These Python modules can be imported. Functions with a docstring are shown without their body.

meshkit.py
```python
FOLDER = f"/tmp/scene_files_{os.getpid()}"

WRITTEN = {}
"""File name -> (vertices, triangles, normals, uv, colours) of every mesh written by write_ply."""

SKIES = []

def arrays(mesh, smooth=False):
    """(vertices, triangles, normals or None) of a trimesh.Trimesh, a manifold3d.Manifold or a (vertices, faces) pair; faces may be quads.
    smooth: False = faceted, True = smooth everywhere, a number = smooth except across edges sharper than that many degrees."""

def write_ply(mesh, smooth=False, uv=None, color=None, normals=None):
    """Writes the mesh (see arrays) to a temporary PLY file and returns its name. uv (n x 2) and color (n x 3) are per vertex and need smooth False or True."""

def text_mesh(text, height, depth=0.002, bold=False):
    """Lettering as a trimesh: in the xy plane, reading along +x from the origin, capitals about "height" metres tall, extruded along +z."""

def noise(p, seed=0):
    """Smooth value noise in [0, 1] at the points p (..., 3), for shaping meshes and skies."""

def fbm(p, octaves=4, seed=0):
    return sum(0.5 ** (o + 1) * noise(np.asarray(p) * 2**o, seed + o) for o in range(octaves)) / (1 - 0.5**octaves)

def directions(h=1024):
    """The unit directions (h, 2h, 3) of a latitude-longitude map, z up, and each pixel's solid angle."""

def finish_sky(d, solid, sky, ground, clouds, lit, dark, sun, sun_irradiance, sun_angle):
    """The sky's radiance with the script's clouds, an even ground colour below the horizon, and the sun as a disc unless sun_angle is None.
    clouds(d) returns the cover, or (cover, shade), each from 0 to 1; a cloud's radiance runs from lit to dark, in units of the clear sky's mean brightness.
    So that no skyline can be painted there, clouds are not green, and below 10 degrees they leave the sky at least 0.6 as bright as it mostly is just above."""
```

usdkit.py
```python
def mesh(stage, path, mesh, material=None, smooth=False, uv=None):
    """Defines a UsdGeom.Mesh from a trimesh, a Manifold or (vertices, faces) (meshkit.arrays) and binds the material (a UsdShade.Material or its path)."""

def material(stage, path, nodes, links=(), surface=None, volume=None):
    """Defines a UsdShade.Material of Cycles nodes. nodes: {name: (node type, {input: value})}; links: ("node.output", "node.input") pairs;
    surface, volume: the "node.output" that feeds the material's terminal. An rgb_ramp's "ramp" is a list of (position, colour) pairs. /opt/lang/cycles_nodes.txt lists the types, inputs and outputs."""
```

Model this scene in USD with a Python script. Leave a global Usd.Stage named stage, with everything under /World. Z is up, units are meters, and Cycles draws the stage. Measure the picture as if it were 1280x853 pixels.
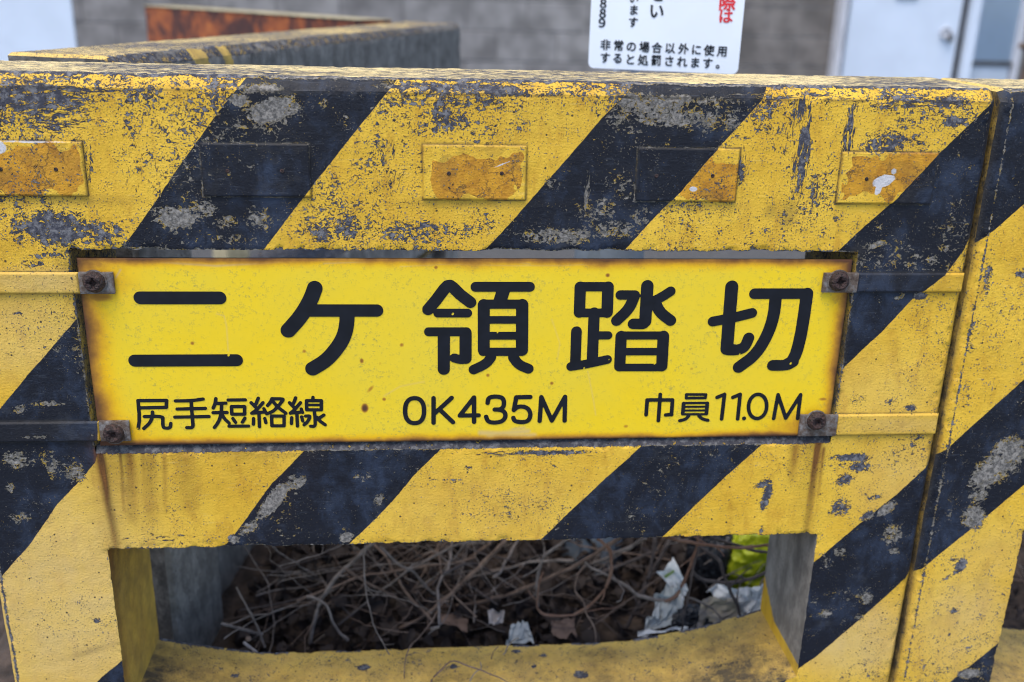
import math
import numpy as np
import trimesh
import shapely
from shapely.geometry import LineString, Polygon, box as sbox
from shapely.ops import unary_union
from shapely import affinity
from pxr import Usd, UsdGeom, UsdLux, UsdShade, Sdf, Gf, Vt
import usdkit
from meshkit import noise, fbm

stage = Usd.Stage.CreateInMemory()
UsdGeom.SetStageUpAxis(stage, 'Z')
UsdGeom.SetStageMetersPerUnit(stage, 1.0)
world = UsdGeom.Xform.Define(stage, '/World')
UsdGeom.Scope.Define(stage, '/World/Looks')

# ------------------------------------------------------------------ camera
FPX, PITCH, YAW, ROLL = 1239.2, 0.34156, 0.09091, -0.02534      # focal length in photo pixels (1280 wide)
CAM = np.array([-0.05309, -0.98608, 0.26418])
EXPOSURE = 1.08
SKY_STRENGTH = 0.125
SUN_INTENSITY = 0.40
SUN_ANGLE = 38.0
SUN_DIR = np.array([-0.20, -0.26, 0.93]); SUN_DIR = SUN_DIR / np.linalg.norm(SUN_DIR)   # towards the sun


def cam_axes():
    fw = np.array([math.sin(YAW) * math.cos(PITCH), math.cos(YAW) * math.cos(PITCH), -math.sin(PITCH)])
    rt = np.cross(fw, [0, 0, 1.0]); rt /= np.linalg.norm(rt)
    dn = np.cross(fw, rt)
    return rt * math.cos(ROLL) + dn * math.sin(ROLL), -rt * math.sin(ROLL) + dn * math.cos(ROLL), fw


RT, DN, FW = cam_axes()
cam = UsdGeom.Camera.Define(stage, '/World/camera')
cam.CreateHorizontalApertureAttr(36.0)
cam.CreateVerticalApertureAttr(36.0 * 682 / 1024)
cam.CreateFocalLengthAttr(FPX / 1280 * 36.0)
cam.CreateFStopAttr(FPX / 1280 * 36.0 / 9.0)
cam.CreateFocusDistanceAttr(1.0)
cam.CreateClippingRangeAttr(Gf.Vec2f(0.02, 500.0))
cam.CreateExposureAttr(EXPOSURE)
m4 = np.eye(4); m4[0, :3], m4[1, :3], m4[2, :3], m4[3, :3] = RT, -DN, -FW, CAM
cam.AddTransformOp().Set(Gf.Matrix4d(m4.tolist()))

# ------------------------------------------------------------------ sky and sun
SUN_EL = math.asin(SUN_DIR[2]); SUN_ROT = math.atan2(SUN_DIR[0], SUN_DIR[1])
sky = UsdLux.DomeLight.Define(stage, '/World/sky')
sky_mat = usdkit.material(stage, '/World/Looks/sky_air', {
    's': ('sky_texture', {'sky_type': 'single_scattering', 'sun_disc': False, 'sun_elevation': SUN_EL, 'sun_rotation': SUN_ROT, 'altitude': 50.0, 'air_density': 1.0, 'aerosol_density': 1.5, 'ozone_density': 1.0}),
    'b': ('background_shader', {'strength': SKY_STRENGTH})}, [('s.color', 'b.color')], surface='b.background')
UsdShade.MaterialBindingAPI.Apply(sky.GetPrim()).Bind(sky_mat)
sky.GetPrim().SetCustomDataByKey('kind', 'structure')
sun = UsdLux.DistantLight.Define(stage, '/World/sun')
sun.CreateIntensityAttr(SUN_INTENSITY); sun.CreateAngleAttr(SUN_ANGLE); sun.CreateColorAttr(Gf.Vec3f(1.0, 0.93, 0.82))
sun.CreateNormalizeAttr(True)
zz = SUN_DIR; xx = np.cross([0, 0, 1.0], zz); xx /= np.linalg.norm(xx); yy = np.cross(zz, xx)
m4 = np.eye(4); m4[0, :3], m4[1, :3], m4[2, :3] = xx, yy, zz
sun.AddTransformOp().Set(Gf.Matrix4d(m4.tolist()))


# ------------------------------------------------------------------ measuring: where the line of sight through a photo pixel meets a real plane
def ray(u, v):
    return RT * ((u - 640) / FPX) + DN * ((v - 426.5) / FPX) + FW


def atY(u, v, Y=0.0):
    d = ray(u, v); return CAM + d * (Y - CAM[1]) / d[1]


def atZ(u, v, Z):
    d = ray(u, v); return CAM + d * (Z - CAM[2]) / d[2]


def at_plane(u, v, p0, n):
    d = ray(u, v); return CAM + d * (np.dot(np.asarray(p0) - CAM, n) / np.dot(d, n))


def fxz(pts):                       # photo points -> (x, z) on the barrier's front plane
    return [tuple(atY(u, v, 0.0)[[0, 2]]) for u, v in pts]


PXM = 0.00084                       # metres per photo pixel on the front plane

# ------------------------------------------------------------------ prims, names, labels
used = {}


def numbered(parent, name):
    k = (parent, name); n = used.get(k, 0); used[k] = n + 1
    return f'{parent}/{name}' if n == 0 else f'{parent}/{name}_{n:03d}'


def tag(prim, label=None, cat=None, group=None, kind=None):
    prim = prim.GetPrim() if hasattr(prim, 'GetPrim') else prim
    for k, v in (('label', label), ('category', cat), ('group', group), ('kind', kind)):
        if v:
            prim.SetCustomDataByKey(k, v)
    return prim


def thing(name, label, cat, group=None, loc=(0, 0, 0), mat=None):
    x = UsdGeom.Xform.Define(stage, numbered('/World', name))
    if mat is not None:
        x.AddTransformOp().Set(Gf.Matrix4d(np.asarray(mat, float).T.tolist()))
    elif any(loc):
        x.AddTranslateOp().Set(Gf.Vec3d(*map(float, loc)))
    return tag(x, label, cat, group)


def path_of(parent):
    return '/World' if parent is None else str(parent.GetPath())


def obj(name, mesh, mat, parent=None, smooth=False):
    return usdkit.mesh(stage, numbered(path_of(parent), name), mesh, mat, smooth=smooth).GetPrim()


def raw(name, pts, quads, mat, parent=None, normals=None, prim=None):
    """A mesh of quads with its own normals and per-vertex fields."""
    m = UsdGeom.Mesh.Define(stage, numbered(path_of(parent), name))
    quads = np.asarray(quads, np.int32)
    m.CreatePointsAttr(Vt.Vec3fArray.FromNumpy(np.ascontiguousarray(pts, np.float32)))
    m.CreateFaceVertexCountsAttr(Vt.IntArray.FromNumpy(np.full(len(quads), quads.shape[1], np.int32)))
    m.CreateFaceVertexIndicesAttr(Vt.IntArray.FromNumpy(np.ascontiguousarray(quads.ravel())))
    m.CreateSubdivisionSchemeAttr('none')
    if normals is not None:
        m.CreateNormalsAttr(Vt.Vec3fArray.FromNumpy(np.ascontiguousarray(normals, np.float32))); m.SetNormalsInterpolation('vertex')
    for k, a in (prim or {}).items():
        UsdGeom.PrimvarsAPI(m).CreatePrimvar(k, Sdf.ValueTypeNames.FloatArray, 'vertex').Set(Vt.FloatArray.FromNumpy(np.ascontiguousarray(a, np.float32)))
    UsdShade.MaterialBindingAPI.Apply(m.GetPrim()).Bind(mat)
    return m.GetPrim()


def grid_quads(ns, nu, off=0, flip=False):
    i, j = np.meshgrid(np.arange(ns - 1), np.arange(nu - 1), indexing='ij')
    a = off + i * nu + j
    q = np.stack([a, a + nu, a + nu + 1, a + 1], -1).reshape(-1, 4)
    return q[:, ::-1] if flip else q


def grid_normals(G):
    du = np.gradient(G, axis=1); ds = np.gradient(G, axis=0)
    n = np.cross(ds, du); l = np.linalg.norm(n, axis=-1, keepdims=True)
    return n / np.maximum(l, 1e-12)


def lin(a, b, res):
    return np.linspace(a, b, max(2, int(round(abs(b - a) / res)) + 1))


# ------------------------------------------------------------------ node graphs
class Graph:
    def __init__(self):
        self.nodes, self.links = {}, []

    def add(self, kind, **inp):
        name = f'n{len(self.nodes)}'
        vals = {}
        for k, v in inp.items():
            if isinstance(v, str) and v.startswith('@'):
                self.links.append((v[1:], f'{name}.{k}'))
            else:
                vals[k] = v
        self.nodes[name] = (kind, vals)
        return name

    def attr(self, a): return '@' + self.add('attribute', attribute=a) + '.fac'
    def pos(self): return '@' + self.add('geometry') + '.position'
    def island(self): return '@' + self.add('geometry') + '.random_per_island'
    def mapv(self, v, scale=(1, 1, 1), loc=(0, 0, 0), rot=(0, 0, 0)): return '@' + self.add('mapping', vector=v, scale=scale, location=loc, rotation=rot) + '.vector'
    def noise(self, v, scale, detail=3.0, rough=0.55, dist=0.0): return '@' + self.add('noise_texture', vector=v, scale=scale, detail=detail, roughness=rough, distortion=dist) + '.fac'
    def m(self, op, a, b=0.5, c=0.0): return '@' + self.add('math', math_type=op, value1=a, value2=b, value3=c) + '.value'
    def ss(self, x, lo, hi, t0=0.0, t1=1.0): return '@' + self.add('map_range', range_type='smoothstep', value=x, from_min=lo, from_max=hi, to_min=t0, to_max=t1, clamp=True) + '.result'
    def lr(self, x, lo, hi, t0=0.0, t1=1.0): return '@' + self.add('map_range', range_type='linear', value=x, from_min=lo, from_max=hi, to_min=t0, to_max=t1, clamp=True) + '.result'
    def mix(self, f, a, b, mode='mix'): return '@' + self.add('mix', mix_type=mode, fac=f, color1=a, color2=b) + '.color'
    def ramp(self, f, stops): return '@' + self.add('rgb_ramp', fac=f, ramp=stops) + '.color'

    def done(self, name, **bsdf):
        height = bsdf.pop('height', None); dist = bsdf.pop('distance', 0.001); strength = bsdf.pop('strength', 1.0)
        if height:
            bsdf['normal'] = '@' + self.add('bump', height=height, distance=dist, strength=strength) + '.normal'
        p = self.add('principled_bsdf', **bsdf)
        return usdkit.material(stage, '/World/Looks/' + name, self.nodes, self.links, surface=p + '.BSDF')


def plain(name, col, rough=0.6, var=0.15, scale=30.0, bump=0.0, metallic=0.0, bscale=None, spec=0.5, island=0.0):
    g = Graph(); P = g.pos()
    n = g.noise(P, scale, 5.0, 0.6)
    c = g.mix(g.ss(n, 0.3, 0.7), tuple(np.array(col) * (1 - var)), tuple(np.minimum(np.array(col) * (1 + var), 1)))
    if island:
        r = g.island()
        c = g.mix(1.0, c, g.ramp(r, [(0, (1 - island,) * 3), (1, (1 + island * 0.6,) * 3)]), 'multiply')
    kw = dict(base_color=c, roughness=rough, metallic=metallic, specular_ior_level=spec)
    if bump:
        kw.update(height=g.noise(P, bscale or scale * 6, 4.0, 0.6), distance=bump)
    return g.done(name, **kw)


def tab_mat():
    g = Graph(); P = g.pos()
    n = g.noise(P, 130.0, 6.0, 0.72)
    c = g.ramp(n, [(0.30, (0.050, 0.030, 0.022)), (0.46, (0.12, 0.085, 0.065)), (0.56, (0.17, 0.150, 0.138)), (0.72, (0.26, 0.245, 0.235))])
    return g.done('corroded_steel', base_color=c, roughness=.7, metallic=.25, height=g.noise(P, 420.0, 4.0, .65), distance=.0006)


# the painted concrete of the crossing barriers: yellow over navy over yellow over concrete, flaking
def paint_material():
    g = Graph(); P = g.pos()
    blue, wear, wh, wv = g.attr('stripe'), g.attr('wear'), g.attr('wear_h'), g.attr('wear_v')
    rust, grime, fade, bare, amber = g.attr('rust'), g.attr('grime'), g.attr('fade'), g.attr('bare'), g.attr('amber')
    nA = g.noise(g.mapv(P, (.75, 1.0, 1.0)), 260.0, 4.0, 0.6, 0.6)
    nB = g.noise(P, 65.0, 5.0, 0.7)
    nI = g.m('add', g.m('multiply', nA, 0.62), g.m('multiply', nB, 0.38))
    nH = g.noise(g.mapv(P, (0.22, 1.0, 1.0), (3.1, 0, 0)), 300.0, 5.0, 0.66, 0.6)
    nV = g.noise(g.mapv(P, (1.0, 1.0, 0.22), (0, 0, 5.7)), 300.0, 5.0, 0.66, 0.6)

    def over(n, w):                  # how far the flaking noise is above its threshold
        return g.m('subtract', n, g.m('subtract', 0.80, g.m('multiply', w, 0.44)))
    nF = g.noise(P, 520.0, 2.0, 0.6)
    o = g.m('maximum', g.m('maximum', over(nI, wear), over(nF, g.m('multiply', g.m('add', g.m('subtract', wear, g.lr(blue, -0.5, 0.5, 0.0, 0.14)), g.m('multiply', g.m('subtract', nB, 0.5), 1.2)), 0.80))), g.m('maximum', over(nH, wh), over(nV, wv)))
    # small pits
    vor = g.add('voronoi_texture', vector=P, scale=120.0)
    vc = '@' + g.add('separate_color', color='@' + vor + '.color') + '.r'
    pit = g.m('multiply', g.m('less_than', '@' + vor + '.distance', g.m('multiply', vc, 0.15)), g.m('greater_than', vc, 0.80))
    chip = g.ss(o, -0.004, 0.012)
    deep = g.ss(o, 0.022, 0.045)
    # stripe with a hand painted edge
    edge = g.m('add', blue, g.m('multiply', g.m('subtract', g.noise(P, 160.0, 3.0, 0.6), 0.5), 1.6))
    isblue = g.ss(edge, -0.35, 0.35)
    # yellow paint
    nL = g.noise(P, 9.0, 5.0, 0.65)
    nM = g.noise(g.mapv(P, (1.0, 1.0, 0.35)), 60.0, 5.0, 0.7)
    yel = g.mix(g.ss(nL, 0.33, 0.67), YEL_A, YEL_B)
    yel = g.mix(g.m('multiply', g.ss(nM, 0.46, 0.74), 0.70), yel, YEL_D)
    yel = g.mix(g.m('multiply', g.ss(g.noise(P, 330.0, 4.0, 0.75), 0.58, 0.74), 0.45), yel, (0.22, 0.135, 0.045))
    yel = g.mix(g.m('multiply', g.ss(g.noise(g.mapv(P, (0.12, 1.0, 1.0)), 300.0, 3.0, 0.6), 0.60, 0.72), 0.30), yel, (0.74, 0.54, 0.16))
    fadev = g.m('multiply', fade, g.lr(g.noise(P, 22.0, 5.0, 0.7), 0.3, 0.7, 0.6, 1.1))
    yel = g.mix(fadev, yel, YEL_F)
    wp = g.add('vector_math', math_type='multiply_add', vector1='@' + g.add('noise_texture', vector=P, scale=90.0, detail=4.0, roughness=0.65) + '.color', vector2=(0.022, 0.022, 0.022), vector3=P)
    vce = g.add('voronoi_texture', vector='@' + wp + '.vector', scale=46.0, feature='distance_to_edge')
    amb = g.mix(g.ss(g.noise(P, 48.0, 6.0, 0.75), 0.38, 0.66), (0.60, 0.295, 0.022), (0.40, 0.175, 0.016))
    amb = g.mix(g.m('multiply', g.m('multiply', g.ss(g.m('multiply', '@' + vce + '.distance', -1.0), -0.05, 0.0), g.ss(g.noise(P, 30.0, 3.0), 0.42, 0.55)), 0.8), amb, (0.10, 0.055, 0.02))
    yel = g.mix(g.ss(g.m('add', amber, g.m('multiply', g.m('subtract', g.noise(P, 90.0, 3.0), 0.5), 0.5)), 0.46, 0.54), yel, amb)
    yel = g.mix(g.m('multiply', g.attr('cream'), g.lr(g.noise(g.mapv(P, (0.3, 1, 1)), 40.0, 4.0, 0.65), 0.3, 0.7, 0.75, 1.0)), yel, (0.80, 0.65, 0.34))
    # navy paint
    nN = g.noise(g.mapv(P, (1.0, 1.0, 0.7)), 42.0, 7.0, 0.75, 0.5)
    nN2 = g.m('add', g.m('multiply', nN, 0.5), g.m('multiply', g.noise(P, 13.0, 4.0, 0.6), 0.5))
    nav = g.mix(g.ss(nN2, 0.46, 0.66), (0.0060, 0.0072, 0.0125), (0.026, 0.037, 0.064))
    nav = g.mix(g.m('multiply', g.ss(g.noise(g.mapv(P, (0.10, 1.0, 1.0), (9, 0, 0)), 340.0, 3.0, 0.6), 0.60, 0.70), 0.4), nav, (0.050, 0.058, 0.075))
    nav = g.mix(g.m('multiply', g.ss(g.noise(P, 19.0, 6.0, 0.75), 0.56, 0.72), 0.35), nav, (0.055, 0.056, 0.060))
    nav = g.mix(g.m('multiply', g.ss(g.noise(P, 240.0, 4.0, 0.7), 0.60, 0.72), 0.30), nav, (0.08, 0.10, 0.14))
    # what shows under each
    conc = g.mix(g.ss(g.noise(P, 210.0, 5.0, 0.75), 0.38, 0.64), (0.085, 0.080, 0.075), (0.29, 0.265, 0.235))
    under_y = g.mix(deep, (0.030, 0.030, 0.040), g.mix(g.ss(g.noise(P, 130.0, 5.0, 0.7), 0.45, 0.64), (0.050, 0.050, 0.064), (0.185, 0.18, 0.185)))
    under_n = g.mix(deep, g.mix(g.ss(g.noise(P, 60.0, 2.0), 0.5, 0.6), (0.26, 0.23, 0.17), (0.50, 0.33, 0.05)), conc)
    top_y = g.mix(chip, yel, under_y)
    top_n = g.mix(chip, nav, under_n)
    col = g.mix(isblue, top_y, top_n)
    # hair line of dirt where navy meets yellow
    # bare concrete faces
    bcol = g.mix(g.ss(g.noise(g.mapv(P, (1.0, 1.0, 0.45)), 30.0, 7.0, 0.75), 0.36, 0.66), (0.16, 0.145, 0.128), (0.34, 0.315, 0.28))
    bcol = g.mix(g.m('multiply', g.ss(g.noise(P, 300.0, 3.0, 0.7), 0.55, 0.7), 0.5), bcol, (0.11, 0.105, 0.10))
    isbare = g.ss(g.m('add', bare, g.m('multiply', g.m('subtract', g.noise(P, 45.0, 5.0, 0.7), 0.5), 0.7)), 0.44, 0.56)
    col = g.mix(isbare, col, bcol)
    col = g.mix(g.m('multiply', pit, 0.9), col, (0.03, 0.026, 0.024))
    col = g.mix(g.ss(g.m('add', g.attr('pale'), g.m('multiply', g.m('subtract', g.noise(P, 120.0, 4.0, 0.7), 0.5), 0.7)), 0.42, 0.56), col, (0.56, 0.54, 0.54))
    # dirt and rust run-off
    run = g.noise(g.mapv(P, (1.0, 1.0, 0.10)), 75.0, 5.0, 0.65)
    gr = g.m('multiply', grime, g.lr(g.noise(P, 38.0, 6.0, 0.7), 0.3, 0.68, 0.25, 1.15))
    col = g.mix(g.m('minimum', gr, 0.92), col, (0.035, 0.032, 0.030))
    ru = g.m('minimum', g.m('multiply', rust, g.lr(run, 0.3, 0.7, 0.55, 1.25)), 0.95)
    col = g.mix(ru, col, g.mix(g.ss(run, 0.4, 0.62), (0.045, 0.016, 0.010), (0.17, 0.062, 0.016)))
    hgt = g.m('add', g.m('multiply', g.m('subtract', 1.0, g.m('maximum', chip, pit)), 0.6), g.m('multiply', g.noise(P, 420.0, 4.0, 0.6), 0.4))
    hgt = g.m('add', hgt, g.m('multiply', g.m('multiply', deep, isblue), -0.5))
    hgt = g.m('add', hgt, g.m('multiply', nB, 0.5))
    rough = g.lr(chip, 0.0, 1.0, 0.58, 0.92)
    return g.done('flaking_paint', base_color=col, roughness=rough, specular_ior_level=0.28, height=hgt, distance=0.0021, strength=0.85)


YEL_A, YEL_B, YEL_D, YEL_F = (0.66, 0.385, 0.030), (0.75, 0.470, 0.046), (0.46, 0.235, 0.022), (0.60, 0.43, 0.18)
M_PAINT = paint_material()
M_CONC = plain('grey_concrete', (0.21, 0.20, 0.19), 0.9, 0.35, 14.0, 0.002, bscale=160.0)
M_STEEL = plain('galvanised_steel', (0.20, 0.175, 0.16), 0.6, 0.6, 110.0, 0.0004, metallic=0.45, bscale=400.0)
M_TAB = tab_mat()
M_BOLT = plain('rusted_bolt', (0.030, 0.0135, 0.0115), 0.6, 0.8, 320.0, 0.0022, bscale=420.0)
M_INK = plain('black_lettering', (0.0060, 0.0072, 0.0110), 0.55, 0.25, 60.0, spec=0.25)
M_RED = plain('red_lettering', (0.60, 0.02, 0.03), 0.45, 0.1, 60.0)
M_WHITE = plain('white_enamel', (0.72, 0.76, 0.82), 0.35, 0.03, 8.0)
M_WHITE2 = plain('white_panel_paint', (0.58, 0.645, 0.74), 0.45, 0.06, 3.0)
M_PIPE = plain('grey_plastic_pipe', (0.17, 0.205, 0.245), 0.5, 0.15, 12.0)
M_FRAME = plain('aluminium_frame', (0.50, 0.50, 0.53), 0.5, 0.12, 10.0)
M_DARK = plain('dark_rubber_trim', (0.05, 0.052, 0.058), 0.7, 0.3, 20.0)
M_BLOCK = [plain(f'wall_block_{w}', c, 0.92, 0.30, 7.0, 0.003, bscale=90.0) for w, c in (('pale', (0.225, 0.213, 0.205)), ('mid', (0.21, 0.199, 0.192)), ('dark', (0.195, 0.184, 0.178)))]
M_MORTAR = plain('wall_mortar', (0.165, 0.156, 0.152), 0.95, 0.2, 20.0)
M_BLOCKB = plain('wall_block_brown', (0.155, 0.138, 0.125), 0.92, 0.35, 5.0, 0.003, bscale=90.0)


def rust_mat():
    g = Graph(); P = g.pos()
    n = g.noise(g.mapv(P, (1, 1, 1.0)), 11.0, 6.0, 0.72, 0.2)
    c = g.ramp(n, [(0.30, (0.022, 0.012, 0.014)), (0.45, (0.075, 0.022, 0.015)), (0.55, (0.28, 0.070, 0.018)), (0.70, (0.46, 0.14, 0.03))])
    return g.done('rusted_steel', base_color=c, roughness=0.85, height=g.noise(P, 160.0, 5.0, 0.7), distance=0.002)


M_RUST = rust_mat()


def sign_mat():
    g = Graph(); P = g.pos()
    rim, run, scr = g.attr('rim'), g.attr('rust'), g.attr('scratch')   # rim: 1 at the plate's edge, 0 well inside
    n = g.noise(P, 7.0, 4.0, 0.6)
    fine = g.noise(P, 260.0, 5.0, 0.75)
    c = g.mix(g.ss(n, 0.3, 0.7), (0.83, 0.570, 0.014), (0.77, 0.560, 0.032))
    c = g.mix(g.ss(g.m('add', rim, g.m('multiply', g.m('subtract', n, 0.5), 0.5)), 0.15, 0.75), c, (0.82, 0.475, 0.006))
    c = g.mix(g.m('multiply', g.m('multiply', g.ss(fine, 0.52, 0.68), g.lr(g.noise(P, 16.0, 3.0), 0.35, 0.65, 0.15, 1.0)), 0.85), c, (0.36, 0.30, 0.065))
    vor = g.add('voronoi_texture', vector=P, scale=170.0)
    vc = '@' + g.add('separate_color', color='@' + vor + '.color') + '.g'
    speck = g.m('multiply', g.m('less_than', '@' + vor + '.distance', g.m('multiply', vc, 0.17)), g.m('greater_than', vc, 0.60))
    spk = g.m('multiply', speck, g.ss(g.noise(P, 11.0, 4.0, 0.6), 0.40, 0.62))
    c = g.mix(g.m('multiply', spk, 0.85), c, (0.13, 0.10, 0.03))
    c = g.mix(scr, c, (0.62, 0.44, 0.16))
    rr = g.m('add', g.m('maximum', rim, run), g.m('add', g.m('multiply', g.m('subtract', g.noise(P, 42.0, 6.0, 0.7), 0.5), 0.6), g.m('multiply', g.m('subtract', g.noise(g.mapv(P, (1, 1, 1)), 11.0, 3.0, 0.6), 0.54), 0.9)))
    c = g.mix(g.ss(rr, 0.34, 0.90), c, (0.46, 0.21, 0.013))
    c = g.mix(g.ss(rr, 0.64, 1.22), c, (0.085, 0.033, 0.014))
    return g.done('yellow_sign_enamel', base_color=c, roughness=g.lr(rr, 0.5, 1.0, 0.42, 0.85), specular_ior_level=0.4, height=g.m('add', g.m('multiply', fine, 0.25), g.noise(P, 14.0, 2.0)), distance=0.0012, strength=0.5)


M_SIGN = sign_mat()

# ------------------------------------------------------------------ the painted fields of the barrier faces
def spots(X, Z, lst):
    """Soft elliptical patches given in photo pixels (u, v, ru, rv, strength[, tilt in degrees])."""
    out = np.zeros(np.shape(X))
    for s in lst:
        u, v, ru, rv, k = s[:5]; t = math.radians(s[5]) if len(s) > 5 else 0.0
        cx, _, cz = atY(u, v, 0.0)
        a, b = X - cx, Z - cz
        p, q = a * math.cos(t) + b * math.sin(t), -a * math.sin(t) + b * math.cos(t)
        d = (p / (ru * PXM)) ** 2 + (q / (rv * PXM)) ** 2
        out = np.maximum(out, k * np.exp(-0.7 * d * np.sqrt(d + 1e-9)))
    return out


def streaks(X, Z, lst):
    """Run-off lines between two photo points: (u0, v0, u1, v1, half width in pixels, strength)."""
    out = np.zeros(np.shape(X))
    for u0, v0, u1, v1, w, k in lst:
        a, b = atY(u0, v0)[[0, 2]], atY(u1, v1)[[0, 2]]
        d = b - a; L2 = d @ d
        t = np.clip(((X - a[0]) * d[0] + (Z - a[1]) * d[1]) / L2, 0, 1)
        dist = np.hypot(X - a[0] - t * d[0], Z - a[1] - t * d[1])
        out = np.maximum(out, k * (1 - 0.55 * t) * np.exp(-(dist / (w * PXM)) ** 2))
    return out


def stripe_field(polys):
    shape = unary_union([Polygon(fxz(p)).buffer(0) for p in polys])

    def f(X, Z):
        sh = np.shape(X); x, z = np.ravel(X), np.ravel(Z)
        d = shapely.distance(shapely.points(x, z), shape.boundary)
        return (np.where(shapely.contains_xy(shape, x, z), d, -d) * 1000).reshape(sh)
    return f


STRIPES_MAIN = [
    [(316, 84), (301, 104), (268, 146), (240, 185), (203, 240), (168, 290), (148, 314), (120, 350), (302, 350), (330, 312), (347, 290), (400, 221), (451, 156), (481, 119), (493, 104), (510, 84)],
    [(803, 95), (784, 117), (753, 147), (721, 184), (662, 252), (628, 290), (606, 313), (570, 350), (752, 350), (782, 312), (811, 280), (850, 240), (884, 200), (921, 161), (952, 126), (972, 95)],
    [(1275, 95), (1246, 124), (1171, 194), (1115, 253), (1073, 290), (1047, 314), (1000, 360), (1000, 515), (1057, 457), (1101, 416), (1147, 368), (1185, 339), (1217, 297), (1262, 250)],
    [(400, 540), (376, 568), (340, 604), (308, 648), (282, 682), (262, 706), (415, 706), (437, 680), (462, 656), (490, 628), (519, 592), (550, 563), (575, 540)],
    [(822, 540), (794, 565), (740, 614), (706, 646), (675, 676), (650, 700), (806, 700), (828, 672), (850, 650), (906, 597), (945, 563), (970, 540)],
    [(-90, 605), (0, 511), (51, 450), (92, 404), (118, 376), (124, 560), (119, 578), (96, 606), (71, 631), (37, 682), (10, 712), (-20, 745), (-90, 810)],
    [(1200, 545), (1164, 578), (1122, 617), (1071, 658), (1016, 704), (970, 742), (970, 862), (1000, 835), (1020, 821), (1088, 763), (1134, 721), (1180, 680)],
    [(175, 806), (150, 828), (127, 847), (100, 875), (40, 940), (40, 1060), (200, 1060), (200, 780)],
]
STRIPES_NEXT = [
    [(1190, 60), (1190, 330), (1237, 290), (1280, 253), (1420, 130), (1420, 60)],
    [(1120, 614), (1171, 569), (1280, 472), (1420, 345), (1420, 480), (1280, 604), (1185, 682), (1137, 721), (1090, 765)],
    [(1193, 845), (1246, 803), (1300, 760), (1330, 960), (1060, 960)],
]

PLATES = [(-24, 176, 107, 245), (252, 179, 388, 246), (528, 181, 658, 250), (795, 185, 922, 252), (1048, 190, 1168, 255)]
STRAPS = [(-75, 340, 100, 367, 'l'), (-60, 527, 126, 552, 'l'), (1071, 341, 1206, 365, 'r'), (1045, 517, 1173, 543, 'r')]


def rect_xz(r):
    u0, v0, u1, v1 = r[:4]
    x0, z1 = atY((u0), (v0 + v1) / 2)[0], atY((u0 + u1) / 2, v0)[2]
    x1, z0 = atY((u1), (v0 + v1) / 2)[0], atY((u0 + u1) / 2, v1)[2]
    return x0, z0, x1, z1


PLATE_XZ = [rect_xz(r) for r in PLATES]
STRAP_XZ = [(max(q[0], -.5305), q[1], min(q[2], .5235), q[3]) for q in map(rect_xz, STRAPS)]
XL, XR, ZT, DEPTH = -0.530, 0.526, 0.180, 0.142      # the barrier's outline, top and thickness
OL, OR = -0.405, 0.402                              # its openings' sides
ZUB, ZLT, ZLB, ZG = 0.010, -0.2055, -0.3305, -0.72  # underside of top rail, lower rail top and bottom, ground

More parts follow.
